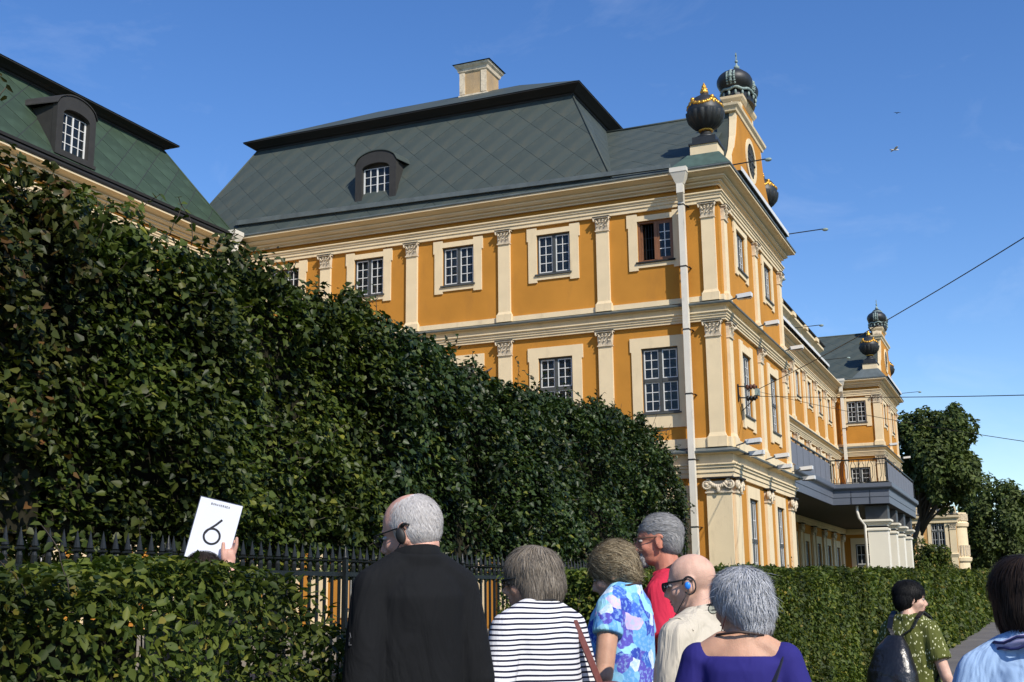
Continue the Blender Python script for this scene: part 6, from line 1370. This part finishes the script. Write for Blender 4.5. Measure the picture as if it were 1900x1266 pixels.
light_arm(.75, -.35, 14.22, 1.0, 'thin lamp arm below the near urn'); light_arm(8.55, -.55, 14.15, 1.25, 'thin lamp arm sticking out at the end of the white tray'); light_arm(48.0, -.55, 14.15, 1.1, 'thin lamp arm at the far pavilion eave')
for x, k in ((14.0, 'nearest'), (23.5, 'middle'), (32.5, 'farthest')): light_arm(x, 1.95, 13.9, 1.2, k + ' thin lamp arm over the attic tray of the middle range')
def cable_bracket():
    t = thing('cable_bracket', 'iron cable bracket with rusty insulators beside the south window', 'bracket', (1.45, 0, 7.35), 0); x = 1.45
    b = MB()
    for z in (7.52, 7.18): b.bar((x,0,z), (x+.1,-.55,z-.03), .035)
    b.bar((x-.05,-.02,7.58), (x-.05,-.02,7.05), .05); b.bar((x+.1,-.55,7.52), (x+.1,-.55,7.12), .03); b.bar((x+.1,-.55,7.2), (x+.2,-.06,6.8), .02); b.build('frame', BLACKM, t)
    RUST = mat('rust', (.10,.035,.02), .8, var=.3)
    for z, m in ((7.50, RUST), (7.16, BLACKM)):
        b = MB()
        for k in range(3): b.ball((x+.08,-.28-.10*k,z-.01), (.075,.055,.085), 9, 6)
        b.build('insulator', m, t)
    b = MB(); b.box(x+.02, x+.20, -.62, -.5, 7.22, 7.42); b.build('clamp_box', VERD, t)
    return t
cable_bracket()
def cable(a, e, sag, r, label):
    a, e = Vector(a), Vector(e); b = MB(); b.tube([a.lerp(e, i/14)-Vector((0,0,sag*4*(i/14)*(1-i/14))) for i in range(15)], r, 5)
    return tag(b.build('overhead_cable', BLACKM), label, 'cable', 'overhead cables over the street')
cable((1.6,-.6,7.42), Vector((-12.645, -8.788, 7.663)), .12, .011, 'taut cable climbing to the upper right corner of the sky')
cable((1.6,-.6,7.20), Vector((-7.692, -8.707, 5.292)), .05, .010, 'cable running level across the sky from the wall bracket')
cable((1.6,-.6,7.34), Vector((-9.692, -8.537, 4.003)), .10, .007, 'thin cable sloping down to the right past the tall tree')
def bird(pos, span, yaw, m, label):
    p = Vector(pos); t = thing('bird', label, 'bird', p, yaw); M = WM[t.name]; b = MB()
    b.ball((0,0,0), (.20*span,.055*span,.05*span), 10, 7); b.ball((.2*span,0,.01), (.06*span,.04*span,.04*span), 8, 6); b.frus([(.24*span,-.012,0),(.24*span,.012,0),(.24*span,.012,.02),(.24*span,-.012,.02)], [(.31*span,-.003,0),(.31*span,.003,0),(.31*span,.003,.006),(.31*span,-.003,.006)])
    b.frus([(-.16*span,-.05*span,-.01),(-.16*span,.05*span,-.01),(-.16*span,.05*span,.01),(-.16*span,-.05*span,.01)], [(-.33*span,-.09*span,-.004),(-.33*span,.09*span,-.004),(-.33*span,.09*span,.004),(-.33*span,-.09*span,.004)])
    for sg in (-1, 1):
        rs = [[(.10,.05,.0),(-.10,.05,.0)],[(.12,.25,.10),(-.06,.25,.09)],[(.0,.52,.05),(-.06,.52,.05)]]
        for u, v in zip(rs, rs[1:]):
            q = [Vector((x*span, sg*y*span, z*span)) for x, y, z in (u[0],u[1])]; w2 = [Vector((x*span, sg*y*span, z*span)) for x, y, z in (v[0],v[1])]; th = Vector((0,0,.012*span))
            b.frus([q[0],q[1],q[1]+th,q[0]+th], [w2[0],w2[1],w2[1]+th,w2[0]+th])
    b.build('body', m, t, M)
bird((25.87, -3.11, 22.97), .75, R(-60), mat('gull_white', (.62,.63,.66), .7), 'white gull gliding in the sky right of the gable')
bird((50.36, -1.58, 34.45), .5, R(30), BLACKM, 'small dark bird high in the sky above the gull')
